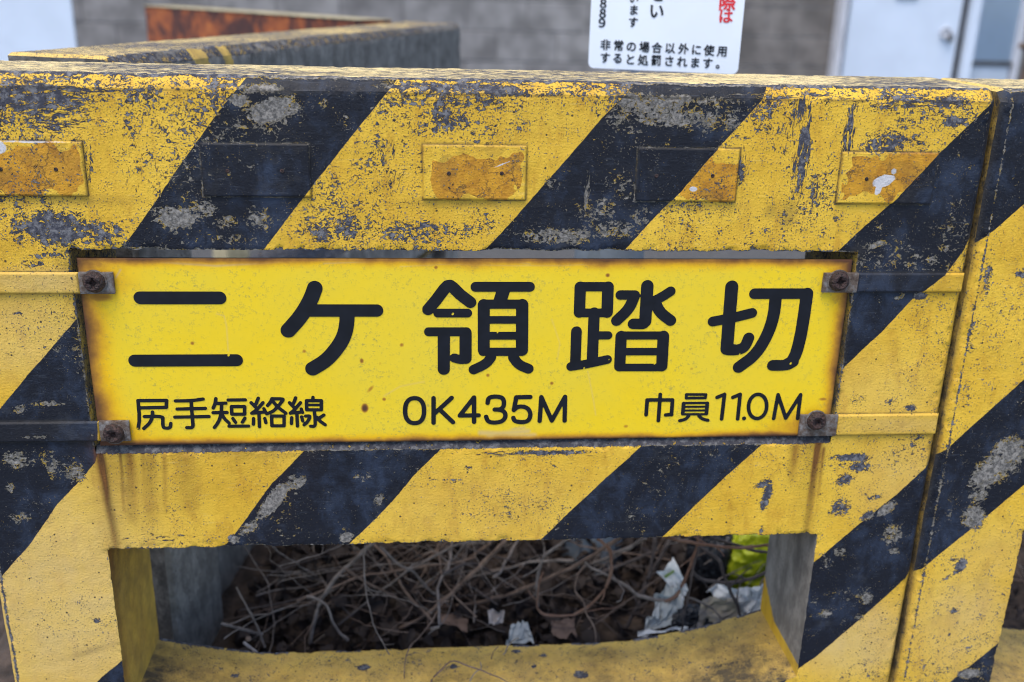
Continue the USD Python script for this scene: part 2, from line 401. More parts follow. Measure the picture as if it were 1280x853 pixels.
WEAR = [(868, 140, 66, 26, .74), (905, 172, 26, 24, .62), (805, 130, 40, 20, .70), (755, 178, 24, 40, .5), (425, 150, 40, 30, .50), (330, 150, 60, 30, .52), (270, 170, 20, 20, .5), (1110, 280, 60, 24, .42), (1215, 200, 26, 60, .40), (60, 620, 60, 50, .44), (20, 690, 30, 30, .5),
        (60, 140, 62, 34, .50), (150, 150, 60, 50, .40), (250, 150, 45, 45, .50), (265, 130, 30, 25, .55), (232, 165, 24, 14, .55), (70, 285, 60, 26, .82), (130, 292, 40, 22, .72), (20, 272, 30, 20, .5), (200, 255, 30, 50, .34),
        (345, 138, 36, 17, .97, 12), (300, 125, 14, 10, .9), (325, 110, 30, 7, .85), (218, 272, 30, 17, .88), (283, 278, 20, 14, .72), (325, 275, 28, 22, .80), (252, 262, 26, 14, .66), (300, 300, 45, 10, .7), (405, 130, 8, 7, .8), (392, 200, 14, 40, .45), (345, 215, 60, 26, .30),
        (560, 150, 66, 22, .62), (600, 128, 60, 14, .62), (655, 150, 34, 26, .62), (530, 165, 26, 26, .5), (488, 200, 44, 52, .50), (420, 285, 80, 22, .62), (530, 290, 90, 20, .66), (600, 275, 40, 24, .56), (470, 240, 60, 30, .36), (405, 295, 20, 16, .7), (565, 110, 120, 7, .8), (650, 116, 120, 6, .8), (700, 190, 40, 40, .3), (640, 270, 30, 18, .5),
        (770, 145, 18, 18, .62), (778, 160, 40, 26, .50), (850, 145, 60, 22, .82), (900, 150, 40, 22, .78), (820, 130, 60, 10, .85), (870, 125, 70, 8, .85), (745, 265, 40, 26, .66), (700, 295, 60, 14, .86), (770, 288, 40, 16, .8), (690, 230, 14, 14, .75), (662, 290, 40, 14, .66), (800, 270, 22, 22, .66), (735, 235, 18, 20, .55), (712, 212, 10, 10, .6),
        (925, 215, 8, 22, .75), (900, 140, 16, 10, .6), (960, 150, 26, 22, .52), (1110, 178, 46, 20, .82), (1130, 155, 30, 14, .7), (1195, 152, 20, 9, .92), (1190, 128, 36, 9, .88), (1130, 122, 60, 7, .72), (1150, 137, 30, 10, .62), (1060, 140, 40, 30, .48), (1000, 150, 26, 36, .52), (960, 250, 40, 30, .42), (900, 285, 60, 22, .42), (1000, 275, 50, 22, .40), (870, 265, 50, 16, .44), (960, 290, 40, 16, .5), (1100, 245, 40, 10, .3),
        (1095, 306, 14, 5, .82, 25), (1165, 325, 12, 10, .66), (1180, 312, 10, 6, .68), (1150, 371, 10, 6, .9), (1125, 372, 9, 4, .75, 15), (1190, 268, 12, 6, .5), (1220, 160, 18, 60, .2),
        (345, 622, 11, 44, .98, -38), (372, 604, 16, 9, .9, 35), (310, 660, 18, 10, .85, 40), (292, 674, 10, 8, .9), (455, 596, 18, 9, .72), (475, 625, 9, 13, .78, -30), (433, 672, 12, 8, .85, 30), (585, 585, 9, 4, .95), (560, 600, 30, 8, .5), (690, 566, 80, 4, .82), (800, 640, 40, 20, .44), (690, 660, 14, 8, .6), (745, 660, 20, 10, .48), (560, 677, 140, 4, .55), (520, 625, 40, 40, .26), (190, 595, 10, 12, .5), (230, 672, 60, 9, .36), (200, 676, 90, 5, .44),
        (958, 622, 8, 24, .99, -8), (955, 604, 16, 8, .82, 20), (952, 663, 4, 10, .9), (1065, 572, 34, 7, .84), (1055, 600, 16, 12, .72), (1050, 635, 20, 18, .66), (1092, 622, 14, 7, .6), (1040, 640, 12, 10, .6), (1075, 584, 20, 10, .74), (1108, 636, 18, 9, .90, 40), (1085, 645, 14, 9, .82, 35), (1115, 668, 16, 20, .74), (1050, 690, 14, 10, .72), (1117, 690, 12, 8, .8), (1084, 748, 10, 12, .94), (1072, 745, 30, 24, .58), (1030, 768, 14, 10, .68), (1034, 706, 14, 16, .62), (1080, 828, 14, 9, .62), (1075, 770, 10, 8, .6), (1075, 500, 18, 16, .6), (1112, 502, 9, 6, .72), (1138, 510, 10, 6, .84), (1102, 456, 7, 7, .55), (1085, 468, 24, 26, .40),
        (60, 572, 44, 18, .66), (20, 575, 20, 18, .78), (72, 585, 22, 22, .72), (92, 592, 18, 20, .90), (55, 545, 40, 4, .86), (25, 648, 22, 12, .66), (12, 610, 7, 10, .8), (60, 505, 26, 5, .85), (24, 512, 12, 10, .8), (98, 455, 9, 60, .5), (70, 437, 9, 6, .6), (24, 392, 8, 4, .8), (40, 330, 24, 6, .6), (60, 320, 40, 6, .55),
        (122, 776, 7, 6, .8), (95, 690, 60, 60, .16), (75, 770, 70, 60, .20), (112, 810, 24, 6, .4, 20)]
WEAR_H = [(45, 125, 70, 22, .82), (70, 150, 50, 18, .66), (60, 112, 110, 5, .85), (300, 108, 60, 4, .5), (590, 108, 140, 5, .7), (1000, 120, 160, 5, .6), (205, 672, 90, 8, .55), (640, 568, 120, 6, .60), (600, 640, 120, 40, .20), (600, 130, 50, 10, .66), (580, 190, 60, 6, .4), (1130, 130, 70, 10, .7), (80, 680, 120, 50, .12)]
WEAR_V = [(1004, 190, 11, 60, .88), (1062, 165, 9, 40, .84), (1018, 240, 10, 40, .6), (990, 165, 12, 30, .6), (180, 220, 40, 30, .46), (488, 210, 26, 40, .55), (925, 210, 7, 30, .8), (1000, 135, 16, 24, .74), (110, 205, 10, 30, .66), (733, 245, 5, 40, .75)]
RUST = [(1021, 560, 1008, 640, 3.5, .8), (1030, 562, 1022, 620, 3, .5), (128, 566, 143, 660, 4, .7), (150, 566, 156, 640, 3, .6), (178, 564, 181, 610, 4, .4), (205, 564, 207, 640, 4, .35), (125, 566, 146, 686, 7, .9), (133, 560, 140, 680, 20, .26), (160, 560, 166, 650, 9, .45), (186, 560, 188, 650, 11, .35), (230, 560, 232, 630, 14, .28), (1023, 556, 1006, 668, 6, .72), (1014, 560, 1004, 660, 18, .22), (994, 560, 990, 600, 8, .45), (300, 562, 300, 590, 60, .12), (1046, 366, 1040, 400, 10, .0)]
GRIME = [(60, 250, 90, 6, .4), (590, 255, 80, 5, .35), (860, 258, 70, 5, .35), (60, 375, 90, 40, .14), (240, 600, 14, 60, .16), (330, 565, 60, 10, .3), (330, 690, 120, 6, .35), (985, 268, 10, 16, .5), (964, 264, 8, 8, .5), (110, 815, 36, 5, .42, 18), (1240, 700, 20, 40, .0), (85, 330, 14, 30, .5), (1072, 315, 10, 10, .6), (690, 130, 120, 40, .10), (130, 550, 40, 8, .55), (160, 600, 60, 60, .10)]
FADE = [(80, 760, 130, 170, .75), (60, 660, 80, 60, .55), (20, 420, 80, 50, .45), (1070, 800, 80, 60, .80), (1130, 600, 70, 60, .35), (1100, 500, 80, 60, .22), (60, 352, 80, 14, .6), (1120, 530, 80, 12, .4), (600, 640, 160, 60, .18)]
AMBER = [(40, 212, 62, 30, 1.2), (594, 224, 52, 25, 1.15), (622, 214, 30, 22, .8), (893, 232, 36, 24, 1.1), (1105, 224, 58, 30, 1.2)]
PALE = [(1103, 226, 15, 7, .9, 15), (1116, 214, 4, 4, .7), (1096, 238, 5, 7, .7), (0, 184, 8, 8, .9), (40, 177, 50, 2, .6), (628, 205, 14, 1.5, .62, 22), (866, 236, 5, 3, .9), (345, 108, 6, 3, .0)]
WEAR_NEXT = [(1238, 588, 46, 30, 1.0, 42), (1255, 560, 30, 20, .9, 40), (1222, 620, 24, 18, .84, 40), (1240, 585, 34, 24, 1.0, 40), (1215, 645, 22, 26, 1.0, 40), (1262, 565, 30, 26, .97), (1195, 700, 16, 10, .7), (1185, 640, 8, 30, .6), (1180, 600, 12, 14, .66), (1200, 705, 9, 16, .97, -15), (1187, 718, 20, 6, .75, 35), (1228, 655, 12, 8, .7), (1190, 762, 6, 6, .9), (1185, 792, 5, 4, .8), (1232, 350, 9, 40, .7), (1212, 480, 12, 60, .6), (1215, 420, 16, 40, .5), (1275, 340, 12, 8, .8), (1245, 300, 12, 26, .55), (1262, 300, 30, 30, .35), (1180, 560, 9, 60, .5), (1210, 840, 20, 10, .95), (1225, 205, 3, 80, .9), (1265, 840, 20, 10, .8)]
FADE_NEXT = [(1200, 780, 70, 90, .55), (1230, 700, 60, 60, .3)]
GRIME_NEXT = [(1275, 805, 26, 26, 1.0), (1262, 835, 30, 30, .8), (1225, 720, 10, 20, .2)]


def outline(X, Z, rects, w=0.0011):
    out = np.zeros(np.shape(X))
    for x0, z0, x1, z1 in rects:
        dx, dz = np.maximum(x0 - X, X - x1), np.maximum(z0 - Z, Z - z1)
        d = np.where((dx > 0) | (dz > 0), np.hypot(np.maximum(dx, 0), np.maximum(dz, 0)), -np.maximum(dx, dz))
        out = np.maximum(out, np.exp(-(d / w) ** 2))
    return out


FIELDS = ('stripe', 'wear', 'wear_h', 'wear_v', 'rust', 'grime', 'fade', 'bare', 'amber', 'pale', 'cream')


def front_main(stripe):
    def f(X, Z, F):
        F['stripe'] = stripe(X, Z)
        F['wear'] = np.maximum(np.where(F['stripe'] > 0, .36 + .07 * np.clip((Z + .05) / .1, 0, 1), .36 + .12 * np.clip((Z + .05) / .1, 0, 1) + .10 * np.clip((Z - .125) / .03, 0, 1)), spots(X, Z, WEAR))
        F['wear_h'] = np.maximum(.18, spots(X, Z, WEAR_H)); F['wear_v'] = np.maximum(.16, spots(X, Z, WEAR_V))
        F['rust'] = 1.6 * streaks(X, Z, RUST)
        patch = fbm(np.stack([X * 14, Z * 14, X * 0], -1), 3, seed=5)
        F['wear'] = F['wear'] + (patch - .5) * .52
        F['grime'] = np.maximum(spots(X, Z, GRIME), outline(X, Z, PLATE_XZ) * (.35 + .75 * (noise(np.stack([X * 50, Z * 50, X * 0], -1), 3) > .42)))
        F['grime'] = np.maximum(F['grime'], .8 * outline(X, Z, STRAP_XZ, .0014))
        F['fade'] = spots(X, Z, FADE)
        F['wear'] = np.maximum(F['wear'], np.where(F['stripe'] > 0, 1.0 * outline(X, Z, PLATE_XZ, .0010) * (.55 + .6 * noise(np.stack([X * 70, Z * 70, X * 0], -1), 33)), 0))
        top = np.exp(-((Z - 0.1665) / 0.0016) ** 2)              # the casting line under the top arris
        F['grime'] = np.maximum(F['grime'], .75 * top * (noise(np.stack([X * 30, Z * 0, X * 0], -1), 9) > .35))
        F['wear'] = np.maximum(F['wear'], .95 * np.exp(-((Z - ZT) / 0.0035) ** 2))
        F['wear'] = np.maximum(F['wear'], .80 * np.exp(-((Z - ZUB) / 0.003) ** 2) * ((X > OL) & (X < OR)))
        F['wear'] = np.maximum(F['wear'], .72 * np.exp(-((Z - ZLB) / 0.002) ** 2) * ((X > OL) & (X < OR)))
        F['wear'] = np.maximum(F['wear'], .95 * np.exp(-((Z - ZLT + .006) / 0.003) ** 2) * ((X > OL) & (X < OR)))
        side = np.exp(-(np.minimum(np.abs(X - OL), np.abs(X - OR)) / 0.0035) ** 2)
        F['wear'] = np.maximum(F['wear'], .80 * side * ((Z < ZUB) & (Z > ZLT)))
        F['grime'] = np.maximum(F['grime'], .55 * side * ((Z < ZUB) & (Z > ZLT)))
        F['wear'] = np.maximum(F['wear'], .9 * np.exp(-((X - XL - .006) / .003) ** 2))
        F['grime'] = np.maximum(F['grime'], .95 * np.exp(-((X - XR) / .0022) ** 2))
    return f


def front_next(stripe):
    def f(X, Z, F):
        F['stripe'] = stripe(X, Z)
        F['wear'] = np.maximum(.38, spots(X, Z, WEAR_NEXT)) + (fbm(np.stack([X * 14, Z * 14, X * 0], -1), 3, seed=8) - .5) * .3
        F['wear'] = np.maximum(F['wear'], .95 * np.exp(-((Z - ZT) / 0.0035) ** 2))
        F['wear_v'] = .22 + 0 * X; F['fade'] = spots(X, Z, FADE_NEXT); F['grime'] = spots(X, Z, GRIME_NEXT)
        F['grime'] = np.maximum(F['grime'], .9 * np.exp(-((X - .5305) / .0025) ** 2))
        F['wear'] = np.maximum(F['wear'], .85 * np.exp(-((X - .5405) / .0012) ** 2))
    return f


def zone_fields(zone, P, front):
    X, Y, Z = P[..., 0], P[..., 1], P[..., 2]
    F = {k: np.zeros(X.shape) for k in FIELDS}
    F['stripe'] -= 20.0
    if zone == 'front':
        front(X, Z, F)
    elif zone == 'top':
        F['wear_h'] += .66; F['wear'] += .42 + .14 * getattr(front, 'bare_sides', 0.0); F['cream'] += .85 - .25 * getattr(front, 'bare_sides', 0.0)
        F['wear_h'] = F['wear_h'] + (fbm(np.stack([X * 9, Y * 20, X * 0], -1), 3, seed=2) - .5) * .55
        F['wear'] = np.maximum(F['wear'], .92 * np.exp(-((Y - .012) / .006) ** 2))
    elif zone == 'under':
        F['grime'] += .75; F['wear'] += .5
    elif zone == 'back':
        F['bare'] += 1.0; F['grime'] += .25
    elif zone == 'ledge':
        F['wear'] += .95; F['grime'] += .45
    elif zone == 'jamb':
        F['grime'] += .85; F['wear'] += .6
    elif zone == 'jamb_left':
        F['fade'] += .25; F['wear'] += .2; F['rust'] += .10 + .55 * np.exp(-(Y / .018) ** 2) * (Z > -.55); F['grime'] += .50 + .4 * np.exp(-((Z + .33) / .05) ** 2)
    elif zone == 'jamb_right':
        F['bare'] += np.where(Z < -.515 + .12 * np.maximum(Y - .09, 0) / .05 * .3, 0.2, 1.0); F['grime'] += .40 * np.exp(-(Y / .050) ** 4); F['bare'] += .0
    elif zone == 'base_top':
        F['fade'] += .45; F['wear'] += .44
        edge_ = np.exp(-((Y - DEPTH) / .006) ** 2)
        F['wear'] = np.maximum(F['wear'], edge_ * (.45 + .6 * (noise(np.stack([X * 25, X * 0, X * 0], -1), 15) > .5)))
        for cx_, cy_, r_ in ((-.138, .105, .010), (-.02, .10, .006), (.065, .128, .007), (.10, .118, .006), (.085, .095, .005), (.145, .075, .012), (-.30, .09, .006), (.02, .06, .008)):
            F['wear'] = np.maximum(F['wear'], 1.0 * np.exp(-(np.hypot(X - cx_, (Y - cy_) * 1.2) / r_) ** 4))
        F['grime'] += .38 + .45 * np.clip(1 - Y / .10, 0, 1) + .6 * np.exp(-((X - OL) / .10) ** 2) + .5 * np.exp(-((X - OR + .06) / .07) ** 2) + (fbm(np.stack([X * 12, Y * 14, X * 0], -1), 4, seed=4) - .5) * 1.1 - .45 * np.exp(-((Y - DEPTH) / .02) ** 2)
    elif zone == 'bevel':
        F['wear'] += .5; F['cream'] += .35
    elif zone == 'side':
        F['wear'] += .5; F['grime'] += .95; F['fade'] += .4
        F['bare'] += getattr(front, 'bare_sides', 0.0)
    return F


def weather(P, arrises):
    """Casting unevenness and chipped arrises: moves points by where they are, so that neighbouring faces stay joined."""
    Q = P.reshape(-1, 3)
    n = np.stack([fbm(Q * 26 + k * 7.3, 3, seed=20 + k) - .5 for k in range(3)], -1) * .0016
    R = Q + n
    for axis, a, b, va, vb, lo, hi in arrises:                     # axis of the edge; its two other coordinates; inward direction; extent
        i, j = [(1, 2), (0, 2), (0, 1)][axis]
        d = np.hypot(Q[:, i] - a, Q[:, j] - b)
        near = (d < .014) & (Q[:, axis] > lo) & (Q[:, axis] < hi)
        if near.any():
            q = Q[near]
            amt = np.maximum(fbm(q * 90, 4, seed=31) - .46, 0) * .009 * np.exp(-(d[near] / .0055) ** 2) + .0006 * np.exp(-(d[near] / .002) ** 2)
            R[near, i] += va * amt; R[near, j] += vb * amt
    return R.reshape(P.shape)


def sweep(axis, along, p0, p1, res, zone, out):
    """A flat strip: the segment p0-p1 of a profile carried along an axis ('x': profile in (y, z); 'z': profile in (x, y))."""
    p0, p1 = np.asarray(p0, float), np.asarray(p1, float)
    n = max(2, int(round(np.linalg.norm(p1 - p0) / res)) + 1)
    t = np.linspace(0, 1, n)[None, :, None]
    seg = p0 + (p1 - p0) * t
    A = np.broadcast_to(np.asarray(along)[:, None], (len(along), n))
    S = np.broadcast_to(seg, (len(along), n, 2))
    G = np.stack([A, S[..., 0], S[..., 1]], -1) if axis == 'x' else np.stack([S[..., 0], S[..., 1], A], -1)
    return G, zone, np.asarray(out, float)


def solid(name, patches, mat, parent, front, arrises=(), shift=(0, 0, 0), fieldshift=True):
    pts, quads, nor, fl, off = [], [], [], {k: [] for k in FIELDS}, 0
    for G, zone, out in patches:
        G = np.array(G)
        Gs = G + np.asarray(shift)
        F = zone_fields(zone, Gs if fieldshift else G, front)
        W = weather(G, arrises) + np.asarray(shift)
        n = grid_normals(W); flip = (n.reshape(-1, 3) @ out).mean() < 0
        nor.append((-n if flip else n).reshape(-1, 3)); pts.append(W.reshape(-1, 3))
        quads.append(grid_quads(G.shape[0], G.shape[1], off, flip)); off += G.shape[0] * G.shape[1]
        for k in FIELDS:
            fl[k].append(np.broadcast_to(F[k], G.shape[:2]).ravel())
    return raw(name, np.vstack(pts), np.vstack(quads), mat, parent, np.vstack(nor), {k: np.concatenate(v) for k, v in fl.items()})


def base_height(x):
    l, r = np.clip((-.25 - x) / .155, 0, 1), np.clip((x - .18) / .222, 0, 1)
    return -.578 + .029 * l ** 1.5 + .046 * r ** 1.7


def barrier(parent, front, res, shift=(0, 0, 0), xr=XR, closed=False, seam_right=True, fs=True):
    o_r = xr - (XR - OR)
    ar = [(0, .0, ZT - .0126, .6, -.2, -9, 9), (0, .012, ZT, .5, -.7, -9, 9), (0, .0, ZUB, .6, .6, OL, o_r), (0, .0, ZLB, .6, .6, OL, o_r), (0, .007, ZLT, .3, -.8, OL, o_r), (0, .0, ZLT - .007, .7, -.2, OL, o_r), (0, DEPTH, ZT, -.6, -.6, -9, 9),
          (2, OL, .0, -.6, .6, ZLT, ZUB), (2, o_r, .0, .6, .6, ZLT, ZUB), (2, OL, .0, -.5, .5, -.7, ZLB), (2, o_r, .0, .5, .5, -.7, ZLB), (2, xr - .006, 0, 0, .8, -9, 9), (2, XL + .006, 0, 0, .8, -9, 9)]
    if not closed:
        ar.append((0, DEPTH, -.578, -.4, -.8, OL, o_r))
    xs = lin(XL + .006, xr - .006, res)
    zc = ZT - .0126
    # top rail, running over both posts
    P = [sweep('x', xs, (0, ZUB), (0, zc), res, 'front', (0, -1, 0)), sweep('x', xs, (0, zc), (.012, ZT), res, 'front', (0, -1, 1)),
         sweep('x', xs, (.012, ZT), (DEPTH, ZT), res * 1.6, 'top', (0, 0, 1)), sweep('x', xs[::4], (DEPTH, ZT), (DEPTH, ZUB), .02, 'back', (0, 1, 0)),
         sweep('x', lin(OL, o_r, .006), (DEPTH, ZUB), (0, ZUB), .01, 'under', (0, 0, -1))]
    zs = lin(ZUB, zc, res)
    P += [sweep('z', zs, (XL + .006, 0), (XL, .006), res, 'front', (-1, -1, 0)), sweep('z', zs, (XL, .006), (XL, DEPTH), .006, 'side', (-1, 0, 0)),
          sweep('z', zs, (xr - .006, 0), (xr, .006), res, 'front', (1, -1, 0)), sweep('z', zs, (xr, .006), (xr, DEPTH), .006, 'side', (1, 0, 0))]
    # end chamfers of the top rail up to its arris
    for xe, xi, s in ((XL, XL + .006, -1), (xr, xr - .006, 1)):
        t = np.linspace(0, 1, 9)
        A = np.stack([np.stack([np.full(9, xi), 0 + .012 * t, zc + .0126 * t], -1), np.stack([np.full(9, xe), .006 + .010 * t, zc + .0090 * t], -1)], 1)
        P.append((A, 'front', np.array([s, -1, 1.0])))
        ys = lin(.012, DEPTH, .004); t = (ys - .012) / (DEPTH - .012)
        B = np.stack([np.stack([np.full(len(ys), xi), ys, np.full(len(ys), ZT)], -1), np.stack([np.full(len(ys), xe), .016 + (DEPTH - .016) * t, np.full(len(ys), ZT - .0036)], -1)], 1)
        P.append((B, 'bevel' if s < 0 else 'top', np.array([s, 0, 1.0])))
        C = np.stack([np.stack([np.full(len(ys), xe), .016 + (DEPTH - .016) * t, np.full(len(ys), ZT - .0036)], -1), np.stack([np.full(len(ys), xe), .006 + (DEPTH - .006) * t, np.full(len(ys), zc)], -1)], 1)
        P.append((C, 'side', np.array([s, 0, 0.0])))
    solid('upper_beam', P, M_PAINT, parent, front, ar, shift, fs)
    # lower rail between the posts
    xs = lin(OL, o_r, res)
    P = [sweep('x', xs, (0, ZLB), (0, ZLT - .007), res, 'front', (0, -1, 0)), sweep('x', xs, (0, ZLT - .007), (.007, ZLT), res, 'ledge', (0, -1, 1)),
         sweep('x', xs, (.007, ZLT), (DEPTH, ZLT), .006, 'ledge', (0, 0, 1)), sweep('x', xs[::4], (DEPTH, ZLT), (DEPTH, ZLB), .02, 'back', (0, 1, 0)),
         sweep('x', xs[::2], (DEPTH, ZLB), (0, ZLB), .01, 'under', (0, 0, -1))]
    solid('lower_beam', P, M_PAINT, parent, front, ar, shift, fs)
    # posts
    for side in (0, 1):
        a, b = (XL, OL) if side == 0 else (o_r, xr)
        ca, cb = (.006, 0.0) if side == 0 else (0.0, .006)
        zs = lin(ZG - .02, ZUB, res)
        P = [sweep('z', zs, (a + ca, 0), (b - cb, 0), res, 'front', (0, -1, 0)), sweep('z', zs[::4], (a, DEPTH), (b, DEPTH), .02, 'back', (0, 1, 0))]
        if side == 0:
            P += [sweep('z', zs, (a + ca, 0), (a, ca), res, 'front', (-1, -1, 0)), sweep('z', zs, (a, ca), (a, DEPTH), .006, 'side', (-1, 0, 0)),
                  sweep('z', lin(ZLT, ZUB, .004), (b, 0), (b, DEPTH), .005, 'jamb', (1, 0, 0)), sweep('z', lin(-.60, ZLB, .003), (b, 0), (b, DEPTH), .003, 'jamb_left', (1, 0, 0))]
        else:
            P += [sweep('z', zs, (b - cb, 0), (b, cb), res, 'front', (1, -1, 0)), sweep('z', zs, (b, cb), (b, DEPTH), .006, 'side', (1, 0, 0)),
                  sweep('z', lin(ZLT, ZUB, .004), (a, 0), (a, DEPTH), .005, 'jamb', (-1, 0, 0)), sweep('z', lin(-.60, ZLB, .003), (a, 0), (a, DEPTH), .003, 'jamb_right', (-1, 0, 0))]
        solid('post', P, M_PAINT, parent, front, ar, shift, fs)
    # base rail with curved ends
    xs = lin(OL, o_r, .003)
    if closed:
        h = np.full(len(xs), ZLB - .012)
    else:
        h = base_height(xs)
    ys = lin(0, DEPTH, .0025 if not closed else .02)
    top = np.stack(np.broadcast_arrays(xs[:, None], ys[None, :], h[:, None]), -1)
    t = np.linspace(0, 1, 40)[None, :]
    yo = .035 if closed else 0.0
    frontG = np.stack(np.broadcast_arrays(xs[:, None], yo + 0 * t, (ZG - .02) + (h[:, None] - (ZG - .02)) * t), -1)
    backG = np.stack(np.broadcast_arrays(xs[:, None], DEPTH - yo + 0 * t, (ZG - .02) + (h[:, None] - (ZG - .02)) * t), -1)
    solid('base_beam', [(top, 'base_top', np.array([0, 0, 1.0])), (frontG, 'front', np.array([0, -1.0, 0])), (backG[:, ::8], 'back', np.array([0, 1.0, 0]))], M_PAINT, parent, front, ar, shift, fs)


# ------------------------------------------------------------------ the ground
def sheet(x0, x1, y0, y1, z):
    return np.array([[x0, y0, z], [x1, y0, z], [x1, y1, z], [x0, y1, z]]), np.array([[0, 1, 2], [0, 2, 3]])


M_ASPHALT = plain('asphalt', (0.070, 0.069, 0.069), 0.92, 0.3, 60.0, 0.003, bscale=220.0)
M_SOIL = plain('dark_soil', (0.05, 0.035, 0.027), 0.95, 0.5, 35.0, 0.006, bscale=120.0)
tag(obj('ground', sheet(-60, 60, -40, 60, ZG), M_ASPHALT), kind='structure')
tag(obj('planting_soil', sheet(-.80, 1.85, .0, 1.25, ZG + .004), M_SOIL), kind='structure')

# ------------------------------------------------------------------ the barrier with the name board
main = thing('concrete_barrier', 'yellow and navy striped concrete crossing barrier carrying the yellow name board', 'barrier', 'striped concrete barriers')
fmain = front_main(stripe_field(STRIPES_MAIN))
barrier(main, fmain, .0016)


def field_box(name, rect, y0, y1, parent, front, res=.0012, extra=None, lift=.0012):
    """A thin plate on the front face, its edges rounded over, with the painted fields of that face."""
    x0, z0, x1, z1 = rect
    xs, zs = lin(x0, x1, res), lin(z0, z1, res)
    X, Z = np.meshgrid(xs, zs, indexing='ij')
    X = X.copy(); Z = Z.copy()
    e = np.minimum(np.minimum(X - x0, x1 - X), np.minimum(Z - z0, z1 - Z))
    wob = (fbm(np.stack([X * 40, Z * 40, X * 0], -1), 3, seed=12) - .5)
    Y = y1 + (y0 - y1) * np.clip((e + .0002) / lift, 0, 1) ** .6 + wob * .0006
    G = np.stack([X, Y, Z], -1)
    F = {k: np.zeros(X.shape) for k in FIELDS}
    front(X, Z, F)
    if extra:
        extra(X, Z, F)
    n = grid_normals(G); flip = n[..., 1].mean() > 0
    return raw(name, G.reshape(-1, 3), grid_quads(*X.shape, 0, flip), M_PAINT, parent, (-n if flip else n).reshape(-1, 3), {k: F[k].ravel() for k in FIELDS})


def screw_mesh(x, y, z, r, h, sides=14):
    """A domed head standing out towards -y, with a cross recess suggested by a sunken centre."""
    prof = [(0.0, .35 * h), (.22 * r, .45 * h), (.34 * r, .85 * h), (.62 * r, h), (.86 * r, .72 * h), (r, .25 * h), (r, -.002)]
    a = np.arange(sides) * 2 * np.pi / sides
    V = [[0, -prof[0][1], 0]]
    for pr, ph in prof[1:]:
        for t in a:
            k = 1 + .06 * (math.cos(4 * t) if pr < .5 * r else 0)
            V.append([pr * k * math.cos(t), -ph, pr * k * math.sin(t)])
    F = [[0, 1 + (j + 1) % sides, 1 + j] for j in range(sides)]
    for i in range(len(prof) - 2):
        for j in range(sides):
            p, q = 1 + i * sides + j, 1 + i * sides + (j + 1) % sides
            F += [[p, q, q + sides], [p, q + sides, p + sides]]
    return trimesh.Trimesh(np.array(V) + [x, y, z], np.array(F)[:, ::-1], process=False)


def bolt_mesh(x, y, z, seed):
    """A corroded round bolt head with a worn cross recess."""
    m = screw_mesh(0, 0, 0, .0108, .0066, 40)
    m = m.subdivide().subdivide()
    v = m.vertices.copy()
    r, a = np.hypot(v[:, 0], v[:, 2]), np.arctan2(v[:, 2], v[:, 0]) + seed * .7
    cross = np.exp(-(np.minimum(np.abs(r * np.sin(a)), np.abs(r * np.cos(a))) / .0011) ** 2) * (r < .0056)
    v[:, 1] += .0016 * cross * (v[:, 1] < -.002)
    v += (np.stack([fbm(v * 420 + seed * 5 + k, 3, seed=k) for k in range(3)], -1) - .5) * .0016
    return trimesh.Trimesh(v + [x, y, z], m.faces, process=False)


def plate_extra(X, Z, F):
    am = np.zeros(X.shape)
    wob = (fbm(np.stack([X * 75, Z * 45, X * 0], -1), 3, seed=44) - .5) * .026
    for x0, z0, x1, z1 in (rect_xz((-40, 181, 100, 242)), rect_xz((541, 200, 648, 249)), rect_xz((845, 206, 919, 249)), rect_xz((1058, 194, 1190, 247))):
        am = np.maximum(am, np.clip(.5 + (np.minimum(np.minimum(X - x0, x1 - X), np.minimum(Z - z0, z1 - Z)) + wob) / .006, 0, 1.1))
    F['amber'] = am * (F['stripe'] < 0)
    F['pale'] = spots(X, Z, PALE)
    F['wear'] = F['wear'] * .8
    F['wear_h'] *= .6; F['wear_v'] *= .6
    F['grime'] = np.maximum(F['grime'] * .8, .25 * (fbm(np.stack([X * 60, Z * 60, X * 0], -1), 3, seed=6) > .6))


plate_labels = ['orange cracked reflector plate at the far left of the top rail', 'navy painted reflector plate inside the first navy stripe', 'yellow reflector plate with a torn orange middle', 'reflector plate half navy and half orange', 'orange reflector plate with a bare white patch']
for i, (r, px) in enumerate(zip(PLATE_XZ, PLATES)):
    p = field_box('reflector_plate', r, -.0025, .0002, main, fmain, extra=plate_extra)
    tag(p, plate_labels[i])
    for u in ({0: (2, 71), 1: (285, 353), 2: (561, 627), 3: (820, 890), 4: (1082, 1146)}[i]):
        c = atY(u, .5 * (px[1] + px[3]) + 1, 0.0)
        obj('screw', screw_mesh(c[0], -.0024, c[2], .0021, .0008, 10), M_BOLT, p, smooth=40)

